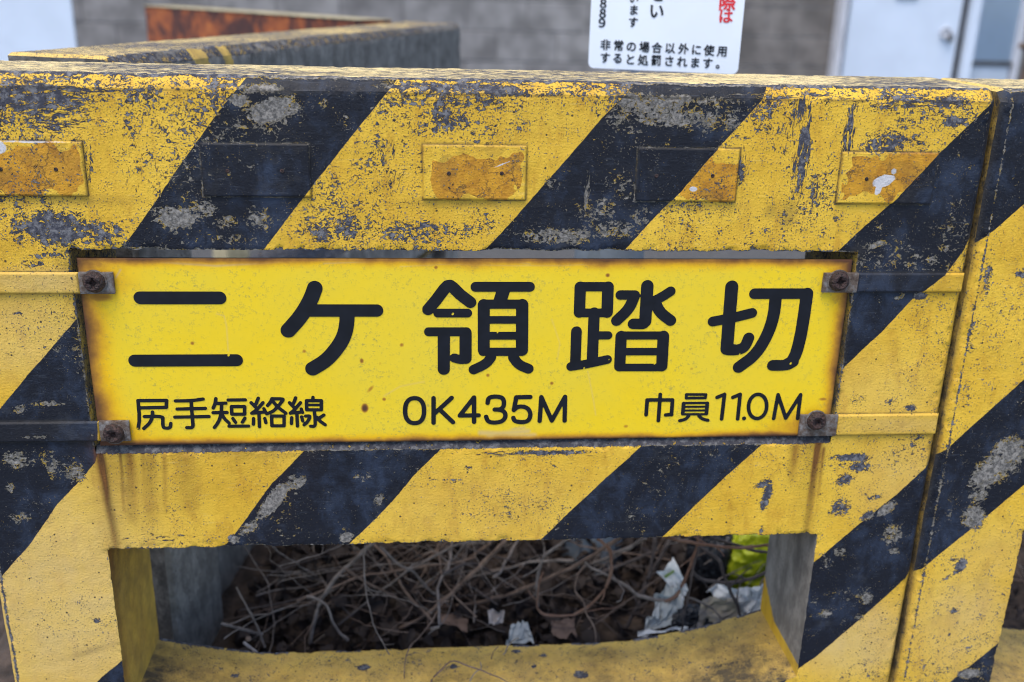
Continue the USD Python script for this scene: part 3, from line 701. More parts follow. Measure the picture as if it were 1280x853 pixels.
TAB_END = [143, 163, 1028, 999]
BOLT_AT = [(119.5, 351), (144, 540), (1046.5, 350), (1018.5, 524)]
for i, (r, s) in enumerate(zip(STRAP_XZ, STRAPS)):
    x0, z0, x1, z1 = r
    pz = .0
    p = field_box('mounting_strap', r, -.0034, .0004, main, fmain, extra=lambda X, Z, F: F.update(wear=F['wear'] * .7, grime=np.maximum(F['grime'] * .3, .16)), lift=.0016)
    # the bare tab that reaches over the board
    xe = atY(TAB_END[i], .5 * (s[1] + s[3]))[0]
    a, b = (x1, xe) if s[4] == 'l' else (xe, x0)
    nx, nz = 22, 12
    X, Z = np.meshgrid(np.linspace(a, b, nx), np.linspace(z0, z1, nz), indexing='ij')
    e = np.minimum(np.minimum(X - a if s[4] == 'r' else 9 + 0 * X, b - X if s[4] == 'l' else 9 + 0 * X), np.minimum(Z - z0, z1 - Z))
    Yf = -.0032 + .0008 * np.clip(1 - e / .002, 0, 1) ** 2 + (fbm(np.stack([X * 80, Z * 80, X * 0], -1), 3, seed=40 + i) - .5) * .0012
    Fg, Bg = np.stack([X, Yf, Z], -1), np.stack([X, Yf + .0030, Z], -1)
    loop = [(k, 0) for k in range(nx)] + [(nx - 1, k) for k in range(1, nz)] + [(k, nz - 1) for k in range(nx - 2, -1, -1)] + [(0, k) for k in range(nz - 2, 0, -1)]
    idx = np.array([k * nz + l for k, l in loop]); nn = nx * nz
    q = np.vstack([grid_quads(nx, nz, 0, True), grid_quads(nx, nz, nn, False), np.stack([idx, np.roll(idx, -1), np.roll(idx, -1) + nn, idx + nn], -1)])
    obj('tab', (np.vstack([Fg.reshape(-1, 3), Bg.reshape(-1, 3)]), q), M_TAB, p, smooth=40)
    c = atY(*BOLT_AT[i], 0.0)
    obj('washer', trimesh.Trimesh(*(lambda m: (m.vertices @ trimesh.transformations.rotation_matrix(np.pi / 2, [1, 0, 0])[:3, :3].T + [c[0], -.0038, c[2]], m.faces))(trimesh.creation.cylinder(.0122, .0014, sections=28))), M_TAB, p, smooth=40)
    obj('bolt', bolt_mesh(c[0], -.0044, c[2], i), M_BOLT, p, smooth=50)
tagl = ['upper left mounting strap painted yellow', 'lower left mounting strap painted navy', 'upper right mounting strap, navy with a yellow end', 'lower right mounting strap painted yellow']
for i in range(4):
    tag(stage.GetPrimAtPath('/World/concrete_barrier/mounting_strap' + ('' if i == 0 else f'_{i:03d}')), tagl[i])

# ------------------------------------------------------------------ the neighbouring barrier on the right, and the one running away behind
nxt = thing('concrete_barrier', 'striped concrete barrier post at the right edge beyond the narrow dark seam', 'barrier', 'striped concrete barriers')
barrier(nxt, front_next(stripe_field(STRIPES_NEXT)), .0022, shift=(.5305 - XL, -.003, 0))

RC = np.array([-.405, .221]); RD = np.array([.304, .953]); RD /= np.linalg.norm(RD)
BACK_MAT = np.eye(4); BACK_MAT[:3, 0] = [RD[0], RD[1], 0]; BACK_MAT[:3, 1] = [-RD[1], RD[0], 0]
BACK_MAT[:2, 3] = RC - XL * RD
back = thing('concrete_barrier', 'grey concrete barrier with a yellow top running away behind the striped one', 'barrier', mat=BACK_MAT)


def front_back(X, Z, F):
    n = fbm(np.stack([X * 22, Z * 60, X * 0], -1), 4, seed=3)
    F['bare'] = np.where(Z > ZT - .014, .35 + (n - .5), 1.0)
    wr_ = .8 + 0 * X
    for u, v, w in ((253, 60, .018), (285, 55, .012)):
        q = at_plane(u, v, [RC[0], RC[1], 0], np.array([RD[1], -RD[0], 0]))
        lx = XL + (q[:2] - RC) @ RD
        drip = (np.abs(X - lx + .004 * np.sin(Z * 120)) < w) & (Z > ZT - .075); F['bare'] = np.where(drip, .1, F['bare']); wr_ = np.where(drip, .3, wr_)
    F['wear'] = wr_; F['grime'] = np.where(Z > 0, .42, .0) + .14 * (n > .52) + .25 * np.clip((-.42 - Z) / .2, 0, 1); F['fade'] = .4 + 0 * X


front_back.bare_sides = 1.0
barrier(back, front_back, .004, xr=XL + 1.45, closed=True, fs=True)

# ------------------------------------------------------------------ the yellow name board
board = thing('name_board', 'yellow crossing name board with black lettering, rusted along its edges', 'sign')
BY = .0018                                                         # its face lies just behind the straps' tabs
bx0, bx1, bz1, bz0 = -.4000, .3988, .0014, -.2046
xs, zs = lin(bx0, bx1, .001), lin(bz0, bz1, .001)
X, Z = np.meshgrid(xs, zs, indexing='ij')
e = np.minimum(np.minimum(X - bx0, bx1 - X), np.minimum(Z - bz0, bz1 - Z))
wl = fbm(np.stack([X * 9, Z * 9, X * 0], -1), 4, seed=50)
dl, dr, dt, db = X - bx0, bx1 - X, bz1 - Z, Z - bz0


def fall(d, w): return np.exp(-(np.maximum(d, 0) / w) ** 1.25)


rim = np.maximum.reduce([fall(dl, .022) * 1.0, fall(dr, .013) * .98, fall(dt, .0085) * .98, fall(db, .0075) * 1.05])
rim = np.maximum(rim, fall(np.hypot(dl, dt * 1.1), .050) * .9)
rim = np.maximum(rim, fall(np.hypot(dl, db), .040) * .9)
rim = np.maximum(rim, fall(np.hypot(dr, db * 1.6), .062) * 1.0)
rim = np.maximum(rim, fall(np.hypot(dr, dt), .030) * .7)
rim = rim + .35 * (fall(dl, .07) + fall(dr, .05) + fall(dt, .03) + fall(db, .022)) * wl
rust = spots(X, Z, [(456, 511, 5, 7, 1.3), (456, 545, 7, 22, .45), (452, 452, 3, 4, 1.1), (463, 487, 3, 8, .8, -40), (120, 372, 20, 8, .95), (1046, 372, 12, 14, .8), (1048, 400, 8, 26, .45), (150, 556, 22, 6, .9), (1000, 545, 30, 7, .9), (1030, 500, 8, 3, .9), (475, 455, 3, 3, .8), (502, 432, 3, 3, .8), (865, 462, 3, 3, .8), (783, 534, 4, 3, .8), (122, 330, 8, 10, .9)])
rust = np.maximum(rust, spots(X, Z, [(u, v, 3, 3, .9) for u, v in ((240, 430), (260, 455), (610, 470), (380, 440), (690, 480), (480, 500), (760, 345), (545, 335))]))


def scratch(pts, w, k):
    l = LineString(fxz(pts))
    near = l.buffer(.004); m = shapely.contains_xy(near, X.ravel(), Z.ravel())
    out = np.zeros(X.size)
    out[m] = k * np.exp(-(shapely.distance(shapely.points(X.ravel()[m], Z.ravel()[m]), l) / w) ** 2)
    return out.reshape(X.shape)


scr = np.zeros(X.shape)
for pts, w, k in (([(175, 325), (225, 330), (270, 333), (320, 330), (365, 326)], .0011, .9), ([(405, 330), (460, 328)], .0008, .7), ([(144, 348), (150, 338)], .0009, .9), ([(565, 328), (640, 327), (662, 331)], .0009, .6), ([(500, 334), (560, 331), (640, 333), (700, 333), (790, 329)], .0006, .45),
                  ([(601, 542), (625, 543), (660, 540)], .0034, .85), ([(610, 546), (668, 545)], .0028, .8), ([(640, 538), (655, 536)], .002, .7), ([(270, 393), (280, 396), (283, 410), (285, 440)], .0006, .55), ([(735, 465), (742, 500), (745, 520)], .0006, .5), ([(690, 400), (700, 430), (697, 450)], .0007, .35), ([(480, 496), (500, 484), (530, 478)], .0010, .35), ([(228, 552), (250, 553)], .0012, .8)):
    scr = np.maximum(scr, scratch(pts, w, k))
Y = BY + (fbm(np.stack([X * 5, Z * 5, X * 0], -1), 2, seed=60) - .5) * .0010 + .0012 * np.clip(1 - e / .0016, 0, 1) ** 2
YB = Y.copy()
G = np.stack([X, Y, Z], -1); n = grid_normals(G); flip = n[..., 1].mean() > 0
# front with its rolled edge, and a plain back
ns, nu = X.shape
cb = np.array([[bx0, BY + .003, bz0], [bx1, BY + .003, bz0], [bx1, BY + .003, bz1], [bx0, BY + .003, bz1]])
edge = [(i, 0) for i in range(ns)] + [(ns - 1, j) for j in range(1, nu)] + [(i, nu - 1) for i in range(ns - 2, -1, -1)] + [(0, j) for j in range(nu - 2, 0, -1)]
ei = np.array([i * nu + j for i, j in edge]); base = ns * nu
ebp = G.reshape(-1, 3)[ei].copy(); ebp[:, 1] = BY + .003
efp = G.reshape(-1, 3)[ei]
k = np.arange(len(ei)); k2 = np.roll(k, -1)
P_ = np.vstack([G.reshape(-1, 3), efp, ebp, cb])
Q_ = np.vstack([grid_quads(ns, nu, 0, flip), np.stack([base + k, base + k2, base + len(ei) + k2, base + len(ei) + k], -1), [[base + 2 * len(ei) + j for j in (0, 1, 2, 3)]]])
en = np.zeros((len(ei), 3)); c0 = np.array([(bx0 + bx1) / 2, 0, (bz0 + bz1) / 2])
for t, (i, j) in enumerate(edge):
    en[t] = (-1, 0, 0) if i == 0 else (1, 0, 0) if i == ns - 1 else (0, 0, -1) if j == 0 else (0, 0, 1)
N_ = np.vstack([(-n if flip else n).reshape(-1, 3), en, en, np.tile([0, 1.0, 0], (4, 1))])
ext = 2 * len(ei) + 4
raw('plate', P_, Q_, M_SIGN, board, N_, {'rim': np.concatenate([rim.ravel(), np.ones(ext)]), 'rust': np.concatenate([rust.ravel(), np.zeros(ext)]), 'scratch': np.concatenate([scr.ravel(), np.zeros(ext)])})


def board_y(x, z):
    return BY + (fbm(np.array([[x * 5, z * 5, 0.0]]), 2, seed=60)[0] - .5) * .0010


def smooth_line(p, it=3):
    """Rounds a stroke's bends (Chaikin) while keeping its ends."""
    p = np.asarray(p, float)
    for _ in range(it):
        q = [p[0]]
        for a, b in zip(p[:-1], p[1:]):
            q += [.75 * a + .25 * b, .25 * a + .75 * b]
        p = np.array(q + [p[-1]])
    return p


def S(w, *p): return (w, p, False)          # straight or bent stroke
def C(w, *p): return (w, p, True)           # curved stroke


def glyph(parent, origin, scale, strokes, holes=()):
    parts = []
    for w, p, curved in strokes:
        px = [(origin[0] + a / scale, origin[1] + b / scale) for a, b in p]
        q = np.array(fxz(px))
        if curved:
            q = smooth_line(q)
        r = .5 * w / scale * .000855
        g = LineString(q) if len(q) > 1 and np.ptp(q, axis=0).max() > 1e-5 else LineString([q[0], q[0] + 1e-5])
        parts.append(g.buffer(r, quad_segs=7))
    sh = unary_union(parts).buffer(.0004).buffer(-.0004).simplify(.00005)
    for h in holes:
        a = fxz([(origin[0] + h[0] / scale, origin[1] + h[1] / scale)])[0]
        sh = sh.difference(LineString([a, (a[0] + .0004, a[1] + .0006)]).buffer(h[2] / scale * .00085))
    ms = []
    for g in getattr(sh, 'geoms', [sh]):
        m = trimesh.creation.extrude_polygon(g, .0005, engine='earcut')
        v = m.vertices
        ms.append(trimesh.Trimesh(np.stack([v[:, 0], -v[:, 2], v[:, 1]], -1), m.faces, process=False))
    m = trimesh.util.concatenate(ms)
    c = m.bounds.mean(0)
    v = m.vertices.copy()
    # lie on the slightly uneven plate
    off = BY + (fbm(np.stack([v[:, 0] * 5, v[:, 2] * 5, 0 * v[:, 0]], -1), 2, seed=60) - .5) * .0010
    v[:, 1] += off + .0001
    return obj('character', trimesh.Trimesh(v, m.faces, process=False), M_INK, parent)


B = 6.094
glyph(board, (140, 340), 6.56, [S(104, (230, 217), (880, 217)), S(102, (185, 733), (1018, 729))], [(952, 690, 9)])
glyph(board, (340, 340), 6.093, [C(112, (325, 128), (300, 200), (255, 285), (200, 365), (122, 450)), S(96, (270, 298), (797, 298)), C(110, (572, 310), (568, 420), (540, 515), (480, 605), (405, 685), (308, 742))])
glyph(board, (520, 340), B, [S(88, (92, 290), (150, 222), (215, 135), (240, 110), (262, 108), (285, 125), (335, 175), (415, 236)), S(68, (167, 318), (393, 318)), S(70, (97, 460), (385, 460)), S(92, (378, 470), (378, 662)), C(72, (380, 630), (378, 672), (330, 672), (292, 660)), S(92, (212, 470), (212, 745)),
                             S(76, (455, 118), (868, 118)), S(98, (668, 140), (640, 228)), S(90, (517, 255), (517, 600)), S(92, (810, 255), (808, 600)), S(72, (510, 250), (815, 250)), S(60, (517, 370), (809, 370)), S(62, (517, 491), (809, 491)), S(66, (510, 613), (810, 613)), C(78, (572, 655), (535, 705), (440, 748)), C(80, (742, 655), (780, 710), (857, 742))],
      [(279, 326, 9), (620, 468, 5)])
glyph(board, (700, 340), B, [S(86, (156, 120), (150, 312)), S(88, (368, 120), (361, 312)), S(72, (152, 117), (370, 117)), S(68, (148, 316), (362, 316)), S(86, (262, 316), (248, 670)), S(66, (285, 488), (368, 488)), S(82, (127, 458), (118, 700)), C(72, (85, 725), (200, 708), (362, 672)),
                             S(94, (668, 112), (652, 380)), C(84, (650, 360), (648, 402), (600, 400), (560, 400)), S(74, (462, 180), (570, 180)), C(86, (570, 186), (530, 285), (434, 375)), C(76, (845, 152), (780, 195), (712, 228)), C(86, (725, 228), (760, 310), (845, 375)),
                             S(88, (468, 495), (457, 722)), S(90, (790, 495), (778, 722)), S(66, (462, 489), (794, 489)), S(60, (465, 612), (785, 612)), S(62, (455, 733), (780, 733))], [(722, 706, 6), (184, 738, 6), (374, 674, 4)])
glyph(board, (870, 340), B, [S(100, (276, 118), (238, 590)), C(92, (240, 560), (234, 598), (290, 598)), C(88, (250, 598), (320, 600), (375, 580), (405, 508)), C(80, (132, 382), (280, 355), (430, 318)), S(84, (450, 170), (850, 170)), C(98, (850, 172), (815, 430), (775, 610), (735, 690), (700, 706)), C(90, (745, 690), (700, 717), (588, 717)), C(96, (612, 190), (597, 345), (545, 495), (455, 640), (330, 730))],
      [(724, 704, 9), (335, 632, 5)])
A = (160, 485); k1 = 9.846; w = 43
glyph(board, A, k1, [S(w, (118, 165), (470, 162), (467, 247), (150, 253)), S(w, (118, 165), (132, 320), (133, 420), (122, 500)), C(w, (297, 305), (296, 370), (265, 440), (190, 507)), C(w, (197, 360), (425, 357), (424, 400), (425, 490), (455, 503), (495, 503), (518, 490), (523, 445))], [(112, 508, 8)])
glyph(board, A, k1, [C(w, (580, 168), (780, 166), (920, 145)), S(w, (602, 268), (948, 260)), S(w, (573, 368), (992, 360)), C(w, (773, 180), (790, 400), (800, 500), (720, 497))])
glyph(board, A, k1, [C(w, (1077, 140), (1070, 200), (1045, 255)), S(w, (1075, 200), (1200, 195)), S(w, (1045, 313), (1215, 310)), C(w, (1148, 200), (1145, 330), (1110, 430), (1060, 495)), C(w, (1150, 330), (1185, 390), (1240, 440)), S(w, (1230, 157), (1440, 155)), S(w, (1270, 238), (1275, 332), (1432, 332), (1432, 238), (1270, 238)), S(w, (1288, 385), (1320, 432)), S(w, (1435, 380), (1405, 430)), S(w, (1240, 480), (1480, 478))])
A2 = (290, 485)
glyph(board, A2, k1, [C(w, (320, 135), (298, 190), (285, 215)), S(w, (232, 190), (300, 258)), C(w, (378, 190), (300, 280), (240, 320)), S(w, (240, 320), (400, 305)), S(w, (390, 265), (412, 312)), S(w, (328, 310), (335, 485)), S(w, (262, 385), (260, 455)), S(w, (400, 385), (414, 436)), C(w, (490, 140), (470, 185), (435, 225)), C(w, (490, 142), (625, 142), (625, 160), (560, 240), (500, 300), (425, 327)), C(w, (505, 180), (560, 245), (660, 320)), S(w, (485, 355), (638, 355), (638, 475), (488, 475), (485, 355))])
glyph(board, A2, k1, [C(w, (780, 130), (765, 175), (750, 205)), S(w, (705, 190), (770, 258)), C(w, (840, 190), (765, 280), (715, 320)), S(w, (715, 318), (860, 305)), S(w, (850, 268), (865, 310)), S(w, (795, 310), (803, 478)), S(w, (732, 375), (729, 448)), S(w, (855, 365), (868, 415)), S(w, (995, 125), (992, 150)), S(w, (915, 165), (1098, 165), (1097, 278), (917, 278), (915, 165)), S(34, (920, 218), (1095, 218)), C(w, (1010, 285), (1022, 400), (1022, 485), (965, 480)), C(w, (905, 355), (965, 350), (930, 425), (885, 463)), S(w, (1128, 342), (1065, 385)), C(w, (1045, 370), (1075, 415), (1145, 462))])
A = (490, 480); k2_ = 5.565; w = 32
th = np.linspace(0, 2 * np.pi, 41)
sq = lambda c, p: np.sign(c) * np.abs(c) ** p
glyph(board, A, k2_, [S(w, *[(157 + 66 * sq(math.cos(t), .85), 190 - 87 * sq(math.sin(t), .85)) for t in th])])
glyph(board, A, k2_, [S(w, (289, 103), (289, 274)), S(w, (415, 101), (300, 206)), S(w, (335, 185), (424, 270))])
glyph(board, A, k2_, [S(w, (571, 268), (571, 98), (472, 224), (603, 222))])
glyph(board, A, k2_, [C(w, (665, 136), (672, 98), (722, 90), (775, 100), (782, 150), (760, 182), (715, 182)), C(w, (715, 182), (772, 186), (795, 220), (775, 262), (722, 275), (668, 268), (655, 232))])
glyph(board, A, k2_, [S(w, (963, 95), (865, 97), (848, 186)), C(w, (848, 186), (882, 158), (945, 168), (968, 215), (950, 265), (895, 272), (852, 262), (845, 240))])
glyph(board, A, k2_, [S(w, (1028, 262), (1040, 96), (1113, 260), (1205, 94), (1202, 260))])
A = (790, 480); k3 = 5.818; w = 29
glyph(board, A, k3, [S(w, (105, 230), (113, 122), (297, 122), (290, 230)), S(w, (290, 228), (248, 231)), S(w, (208, 82), (194, 272))])
glyph(board, A, k3, [S(22, (398, 82), (541, 82), (537, 107), (397, 109), (398, 82)), S(19, (378, 145), (552, 143)), S(17, (376, 172), (548, 171)), S(17, (374, 199), (546, 198)), S(19, (371, 226), (543, 226)), S(w, (378, 148), (372, 222)), S(w, (551, 146), (544, 222)), C(26, (415, 238), (395, 262), (350, 273)), C(26, (490, 238), (512, 260), (555, 270))])
glyph(board, A, k3, [S(w, (622, 103), (676, 81), (655, 260))])
glyph(board, A, k3, [S(w, (737, 103), (790, 81), (772, 260))])
glyph(board, A, k3, [S(31, (818, 256))[:1] + (((818, 256), (819, 256)), False)])
glyph(board, A, k3, [S(w, *[(917 + 66 * math.cos(t) + 4 * math.sin(t), 169 - 88 * sq(math.sin(t), .95)) for t in th])])
glyph(board, A, k3, [S(w, (1034, 256), (1066, 84), (1122, 254), (1230, 84), (1208, 256))])

# ------------------------------------------------------------------ the white notice behind the barrier
GLYPHS = {'非':'4 38,5 39,14 38,14 27,37 26,37 17,14 16,14 9,34 9,36 7,35 -1,14 -1,14 -10,38 -10,39 -19,14 -20,14 -39,4 -38|-37 -20,-37 -10,-14 -9,-14 -1,-34 -1,-33 9,-14 9,-14 17,-35 17,-36 26,-14 27,-14 38,-4 39,-4 -39,-14 -38,-14 -20',
'常':'-35 6,-35 26,-25 27,-25 30,-29 35,-24 38,-19 38,-12 27,-6 27,-4 39,5 39,6 27,11 27,19 38,22 39,29 36,29 33,25 27,36 26,35 5,26 6,25 18,-24 18,-25 6,-26 5|-30 -10,-4 -8,-5 -6,-21 -6,-23 -4,-23 14,-21 16,22 16,23 -5,7 -6,6 -8,31 -10,30 -33,24 -36,12 -36,9 -31,9 -27,20 -27,21 -25,21 -19,7 -18,6 -39,-4 -39,-4 -18,-19 -18,-20 -35,-29 -36;-12 7,-12 3,13 4,12 7',
'の':'-35 -11,-34 4,-29 14,-21 22,-9 28,8 29,18 26,28 18,34 6,35 -6,31 -19,23 -28,11 -34,1 -35,-3 -29,-3 -26,6 -24,16 -20,23 -11,24 2,19 13,15 16,10 18,6 18,0 -10,-7 -23,-13 -28,-22 -29,-26 -27,-31 -22;-25 -4,-24 -13,-21 -17,-15 -16,-8 0,-5 13,-5 18,-12 16,-20 9,-24 1',
'場':'-39 -19,-38 -14,-28 -9,-28 11,-37 12,-38 21,-28 22,-27 39,-19 38,-19 22,-10 21,-10 13,-19 11,-18 -5,-15 -3,-16 4,-15 6,-7 7,-8 36,-7 37,33 36,33 7,39 5,39 -2,6 -3,5 -4,37 -6,35 -29,33 -35,30 -38,16 -39,14 -33,7 -40,0 -36,0 -33,11 -22,13 -14,10 -15,5 -24,-8 -36,-11 -36,-16 -30,0 -16,0 -14,-3 -14,-12 -23,-16 -23,-21 -18,-32 -24,-37 -24;17 -29,23 -30,25 -29,27 -14,23 -15;2 16,23 15,24 16,22 18,3 18;2 27,23 26,24 27,22 29,3 29;-11 -4,-9 -6,-7 -4,-10 -3',
'合':'-39 7,-38 10,-27 14,-15 22,0 39,6 38,9 35,7 30,18 21,39 10,39 7,34 1,24 6,22 6,21 3,-21 3,-23 5,-30 1,-34 1;-9 14,-8 13,11 14,1 23,-1 23|-26 -3,27 -3,27 -38,18 -39,16 -35,-15 -35,-17 -39,-26 -39;-15 -12,-16 -25,17 -25,17 -12',
'以':'-14 -33,-14 -30,-1 -24,8 -15,16 6,19 35,28 36,29 35,28 14,25 -1,21 -11,38 -29,39 -34,34 -38,30 -38,24 -28,16 -21,7 -31,-6 -39,-9 -39|-12 25,-12 28,-8 31,-3 31,7 17,9 9,4 6,0 6,-3 14|-34 -25,-34 -22,-31 -21,-29 -17,-29 32,-20 33,-19 -13,-16 -13,-8 -8,-1 -6,1 -15,-27 -30,-30 -30',
'外':'7 39,17 39,17 15,27 8,39 -4,39 -7,34 -12,31 -12,22 -1,17 1,17 -39,7 -39|-39 -33,-39 -30,-28 -24,-17 -10,-17 -8,-26 -1,-32 -5,-38 -1,-39 2,-29 17,-25 30,-24 38,-17 39,-14 38,-15 27,-1 27,4 25,0 2,-9 -18,-21 -32,-31 -39;-19 17,-23 7,-12 1,-9 9,-8 17',
'に':'-9 -23,-8 -7,1 -7,2 -10,0 -18,7 -22,21 -22,33 -20,34 -30,26 -32,3 -32,-3 -30,-7 -27|-6 17,-5 26,31 26,31 16,29 15,-3 15|-32 -19,-32 3,-28 32,-27 33,-17 32,-21 11,-22 -4,-17 -4,-14 -7,-14 -12,-19 -25,-20 -35,-29 -35',
'使':'-40 3,-40 7,-35 11,-26 24,-19 39,-14 39,-10 37,-11 30,5 30,7 39,15 39,16 30,38 30,39 21,37 20,16 19,17 17,36 17,36 -10,15 -10,12 -22,25 -28,39 -30,40 -33,36 -39,29 -39,4 -31,-10 -39,-15 -39,-17 -37,-20 -40,-27 -40,-28 1,-30 2,-34 -3,-36 -3;16 0,26 -1,27 1,27 8,16 8;-18 -29,-12 -29,-5 -25,-14 -13,-14 16,5 17,6 20,-16 21,-18 20;6 7,-4 8,-4 -1,6 -1;-3 -11,1 -17,4 -16,5 -10',
'用':'-39 -35,-39 -32,-35 -28,-32 -21,-30 -11,-29 34,33 33,33 -33,30 -37,24 -39,12 -39,8 -32,9 -29,23 -29,22 -15,5 -15,4 -39,-3 -39,-5 -37,-6 -15,-21 -15,-24 -28,-32 -40;5 -4,23 -5,23 5,5 5;5 16,23 15,23 24,5 24;-20 -4,-5 -5,-5 5,-20 5;-20 16,-5 15,-5 24,-20 24',
'す':'-34 15,-34 24,1 25,1 35,12 35,13 25,36 24,35 15,12 15,14 -14,12 -20,4 -30,-9 -37,-13 -37,-19 -31,-19 -29,-4 -23,-3 -20,-12 -17,-16 -13,-18 -1,-15 6,-12 9,-5 12,2 12,2 15;-8 -3,-6 -9,1 -10,4 -3,3 1,1 2,-5 2',
'る':'-33 -12,-33 -9,-30 -6,1 20,0 21,-22 20,-23 30,14 32,19 31,22 27,22 24,8 14,4 9,20 5,29 -4,30 -19,23 -30,8 -36,-5 -36,-13 -33,-17 -29,-19 -23,-18 -18,-11 -11,-7 -10,3 -11,11 -17,14 -23,19 -19,20 -11,18 -6,8 -1,-1 -1,-9 -3,-17 -8,-25 -17,-28 -17;-9 -22,-4 -26,4 -25,2 -21,-3 -19,-7 -19',
'と':'-26 -20,-26 -12,-22 -3,-13 6,-23 26,-24 30,-22 32,-18 34,-13 33,-8 18,-4 12,14 20,20 25,24 24,27 19,27 16,-8 -3,-15 -12,-15 -18,-8 -24,0 -25,29 -22,28 -33,15 -35,-11 -34,-20 -30,-23 -27',
'処':'-40 -6,-31 14,-26 39,-17 38,-18 25,-2 24,-5 2,-11 -14,-8 -18,-3 -11,0 2,0 32,26 33,26 -14,28 -15,29 -8,35 -9,37 -11,36 -19,33 -23,20 -23,18 -21,17 23,11 24,9 -3,5 -17,1 -24,14 -28,39 -28,39 -32,36 -38,7 -37,-7 -32,-16 -24,-26 -36,-30 -39,-34 -39,-38 -34,-38 -31,-27 -23,-23 -17,-23 -13,-26 -5,-29 -5,-32 -11,-35 -11;-22 12,-19 -1,-16 -2,-13 16,-21 16',
'罰':'-38 -1,-37 6,-23 7,-27 11,-26 14,-32 14,-34 16,-33 36,33 36,34 -32,30 -38,14 -39,11 -33,12 -29,24 -28,24 14,-15 14,-9 6,5 5,5 -1,0 -3,1 -35,0 -36,-23 -36,-24 -39,-32 -39,-33 -38,-32 -3;15 27,14 23,23 23,23 27;-4 27,-5 23,4 23,4 27;-24 -27,-10 -28,-9 -27,-23 -26;-24 24,-16 23,-15 26,-23 27|7 12,16 11,16 -26,7 -26',
'さ':'-29 13,-29 22,1 21,-2 34,4 36,9 35,11 23,18 23,29 26,31 22,31 17,29 15,16 12,19 4,27 -6,23 -13,0 -10,1 -2,11 -1,5 12,-22 11|-27 -22,-27 -13,-25 -6,-22 -2,-19 -2,-13 -4,-17 -18,-13 -24,-6 -26,10 -26,22 -24,23 -29,22 -34,20 -35,-8 -36,-20 -32,-25 -27',
'れ':'-38 -19,-20 7,-21 12,-34 10,-36 19,-34 21,-19 22,-19 35,-14 36,-7 34,-9 23,-6 20,-7 16,9 24,19 23,24 19,26 9,23 -10,23 -22,27 -22,35 -16,39 -16,40 -25,35 -30,28 -33,20 -33,14 -29,12 -17,15 1,15 12,12 14,8 14,-1 9,-11 -1,-10 -35,-12 -36,-21 -35,-21 -14,-23 -14,-30 -26,-33 -26',
'ま':'-27 -28,-27 -18,-24 -13,-17 -9,-2 -7,-3 -2,-27 0,-27 9,-3 9,-4 15,-26 17,-27 18,-26 27,-4 25,-3 35,7 36,7 25,21 27,29 26,29 18,19 16,9 16,7 14,8 8,22 10,30 9,30 2,28 0,10 -1,8 -3,8 -9,9 -11,22 -16,31 -23,31 -26,27 -32,24 -32,10 -22,8 -22,8 -28,5 -33,-6 -37,-20 -35;-17 -22,-16 -26,-6 -27,-2 -25,-2 -19,-5 -17,-10 -17,-16 -19',
'。':'-39 -25,-36 -14,-28 -9,-21 -9,-15 -12,-10 -21,-10 -26,-13 -33,-21 -38,-28 -38,-34 -35;-30 -20,-30 -27,-26 -30,-22 -30,-18 -24,-19 -20,-23 -17,-28 -18',
'8':'-20 -19,-19 -7,-12 2,-17 10,-17 21,-15 25,-11 29,-4 32,4 32,11 29,15 25,18 16,16 7,12 1,19 -9,20 -17,18 -23,15 -27,8 -31,-5 -32,-14 -28;-10 -17,-5 -22,4 -22,8 -19,9 -13,4 -7,-5 -4,-9 -9,-10 -12;-7 18,-4 9,4 6,7 11,7 18,4 22,-4 22',
'9':'-20 4,-20 18,-15 27,-6 32,3 32,10 29,16 22,20 10,19 -11,17 -18,12 -26,1 -32,-8 -32,-18 -27,-19 -23,-14 -18,-5 -22,2 -21,7 -14,9 -6,7 -6,3 -8,-11 -7,-17 -2;-10 13,-8 4,-3 1,4 2,9 7,6 19,1 22,-5 22,-8 19',
'い':'11 20,12 23,16 25,21 25,23 23,33 0,36 -16,35 -19,28 -22,25 -21,25 -15,21 2,15 16|-32 27,-31 28,-20 27,-21 4,-19 -11,-16 -19,-13 -22,-10 -22,-5 -14,-3 -6,0 -6,6 -13,0 -27,-7 -33,-12 -34,-19 -32,-24 -27,-27 -21,-31 -3',
'際':'-36 35,-13 36,-10 34,-10 29,-9 28,-4 39,1 39,4 38,5 33,10 33,11 37,17 38,20 32,34 33,38 31,39 29,38 25,29 10,33 5,39 2,39 -2,35 -6,35 -14,29 -16,38 -28,39 -30,38 -33,31 -36,20 -20,20 -18,23 -15,18 -15,16 -37,12 -39,1 -39,-1 -35,-1 -30,8 -29,8 -15,2 -15,3 -20,0 -26,-4 -32,-9 -36,-15 -32,-14 -28,-11 -26,-6 -16,-10 -14,-13 -18,-17 -20,-26 -20,-26 -37,-27 -39,-35 -39;-7 -5,-6 -6,31 -5,27 -2,-2 -1;22 22,25 20,26 23,22 24;6 8,19 7,14 20,11 19;-4 17,-3 15,-1 15,-2 18;-16 12,-13 4,-9 4,-6 7,-14 14;-9 27,-11 27,-10 26;-25 7,-26 -10,-21 -11,-20 -1;-26 17,-24 16,-21 27,-26 27',
'は':'-12 -18,-9 -12,-5 -9,12 -6,11 8,-10 9,-10 18,11 18,11 33,22 33,21 19,32 21,35 20,35 11,21 9,22 -9,34 -17,38 -21,38 -24,32 -30,25 -23,23 -23,20 -30,15 -34,1 -35,-7 -32,-11 -28;-1 -23,2 -25,9 -25,12 -22,12 -17,9 -16,2 -16,-2 -19|-33 -16,-33 0,-29 24,-29 32,-18 33,-23 -4,-18 -4,-14 -9,-19 -22,-21 -35,-30 -34',
}
notice = thing('notice_sign', 'white notice with small black characters on a grey pole behind the barrier', 'sign')
NP = atY(735, 85, .42)
NR = atZ(922, 93.5, NP[2])
nx = (NR - NP); NW = np.linalg.norm(nx); nx /= NW
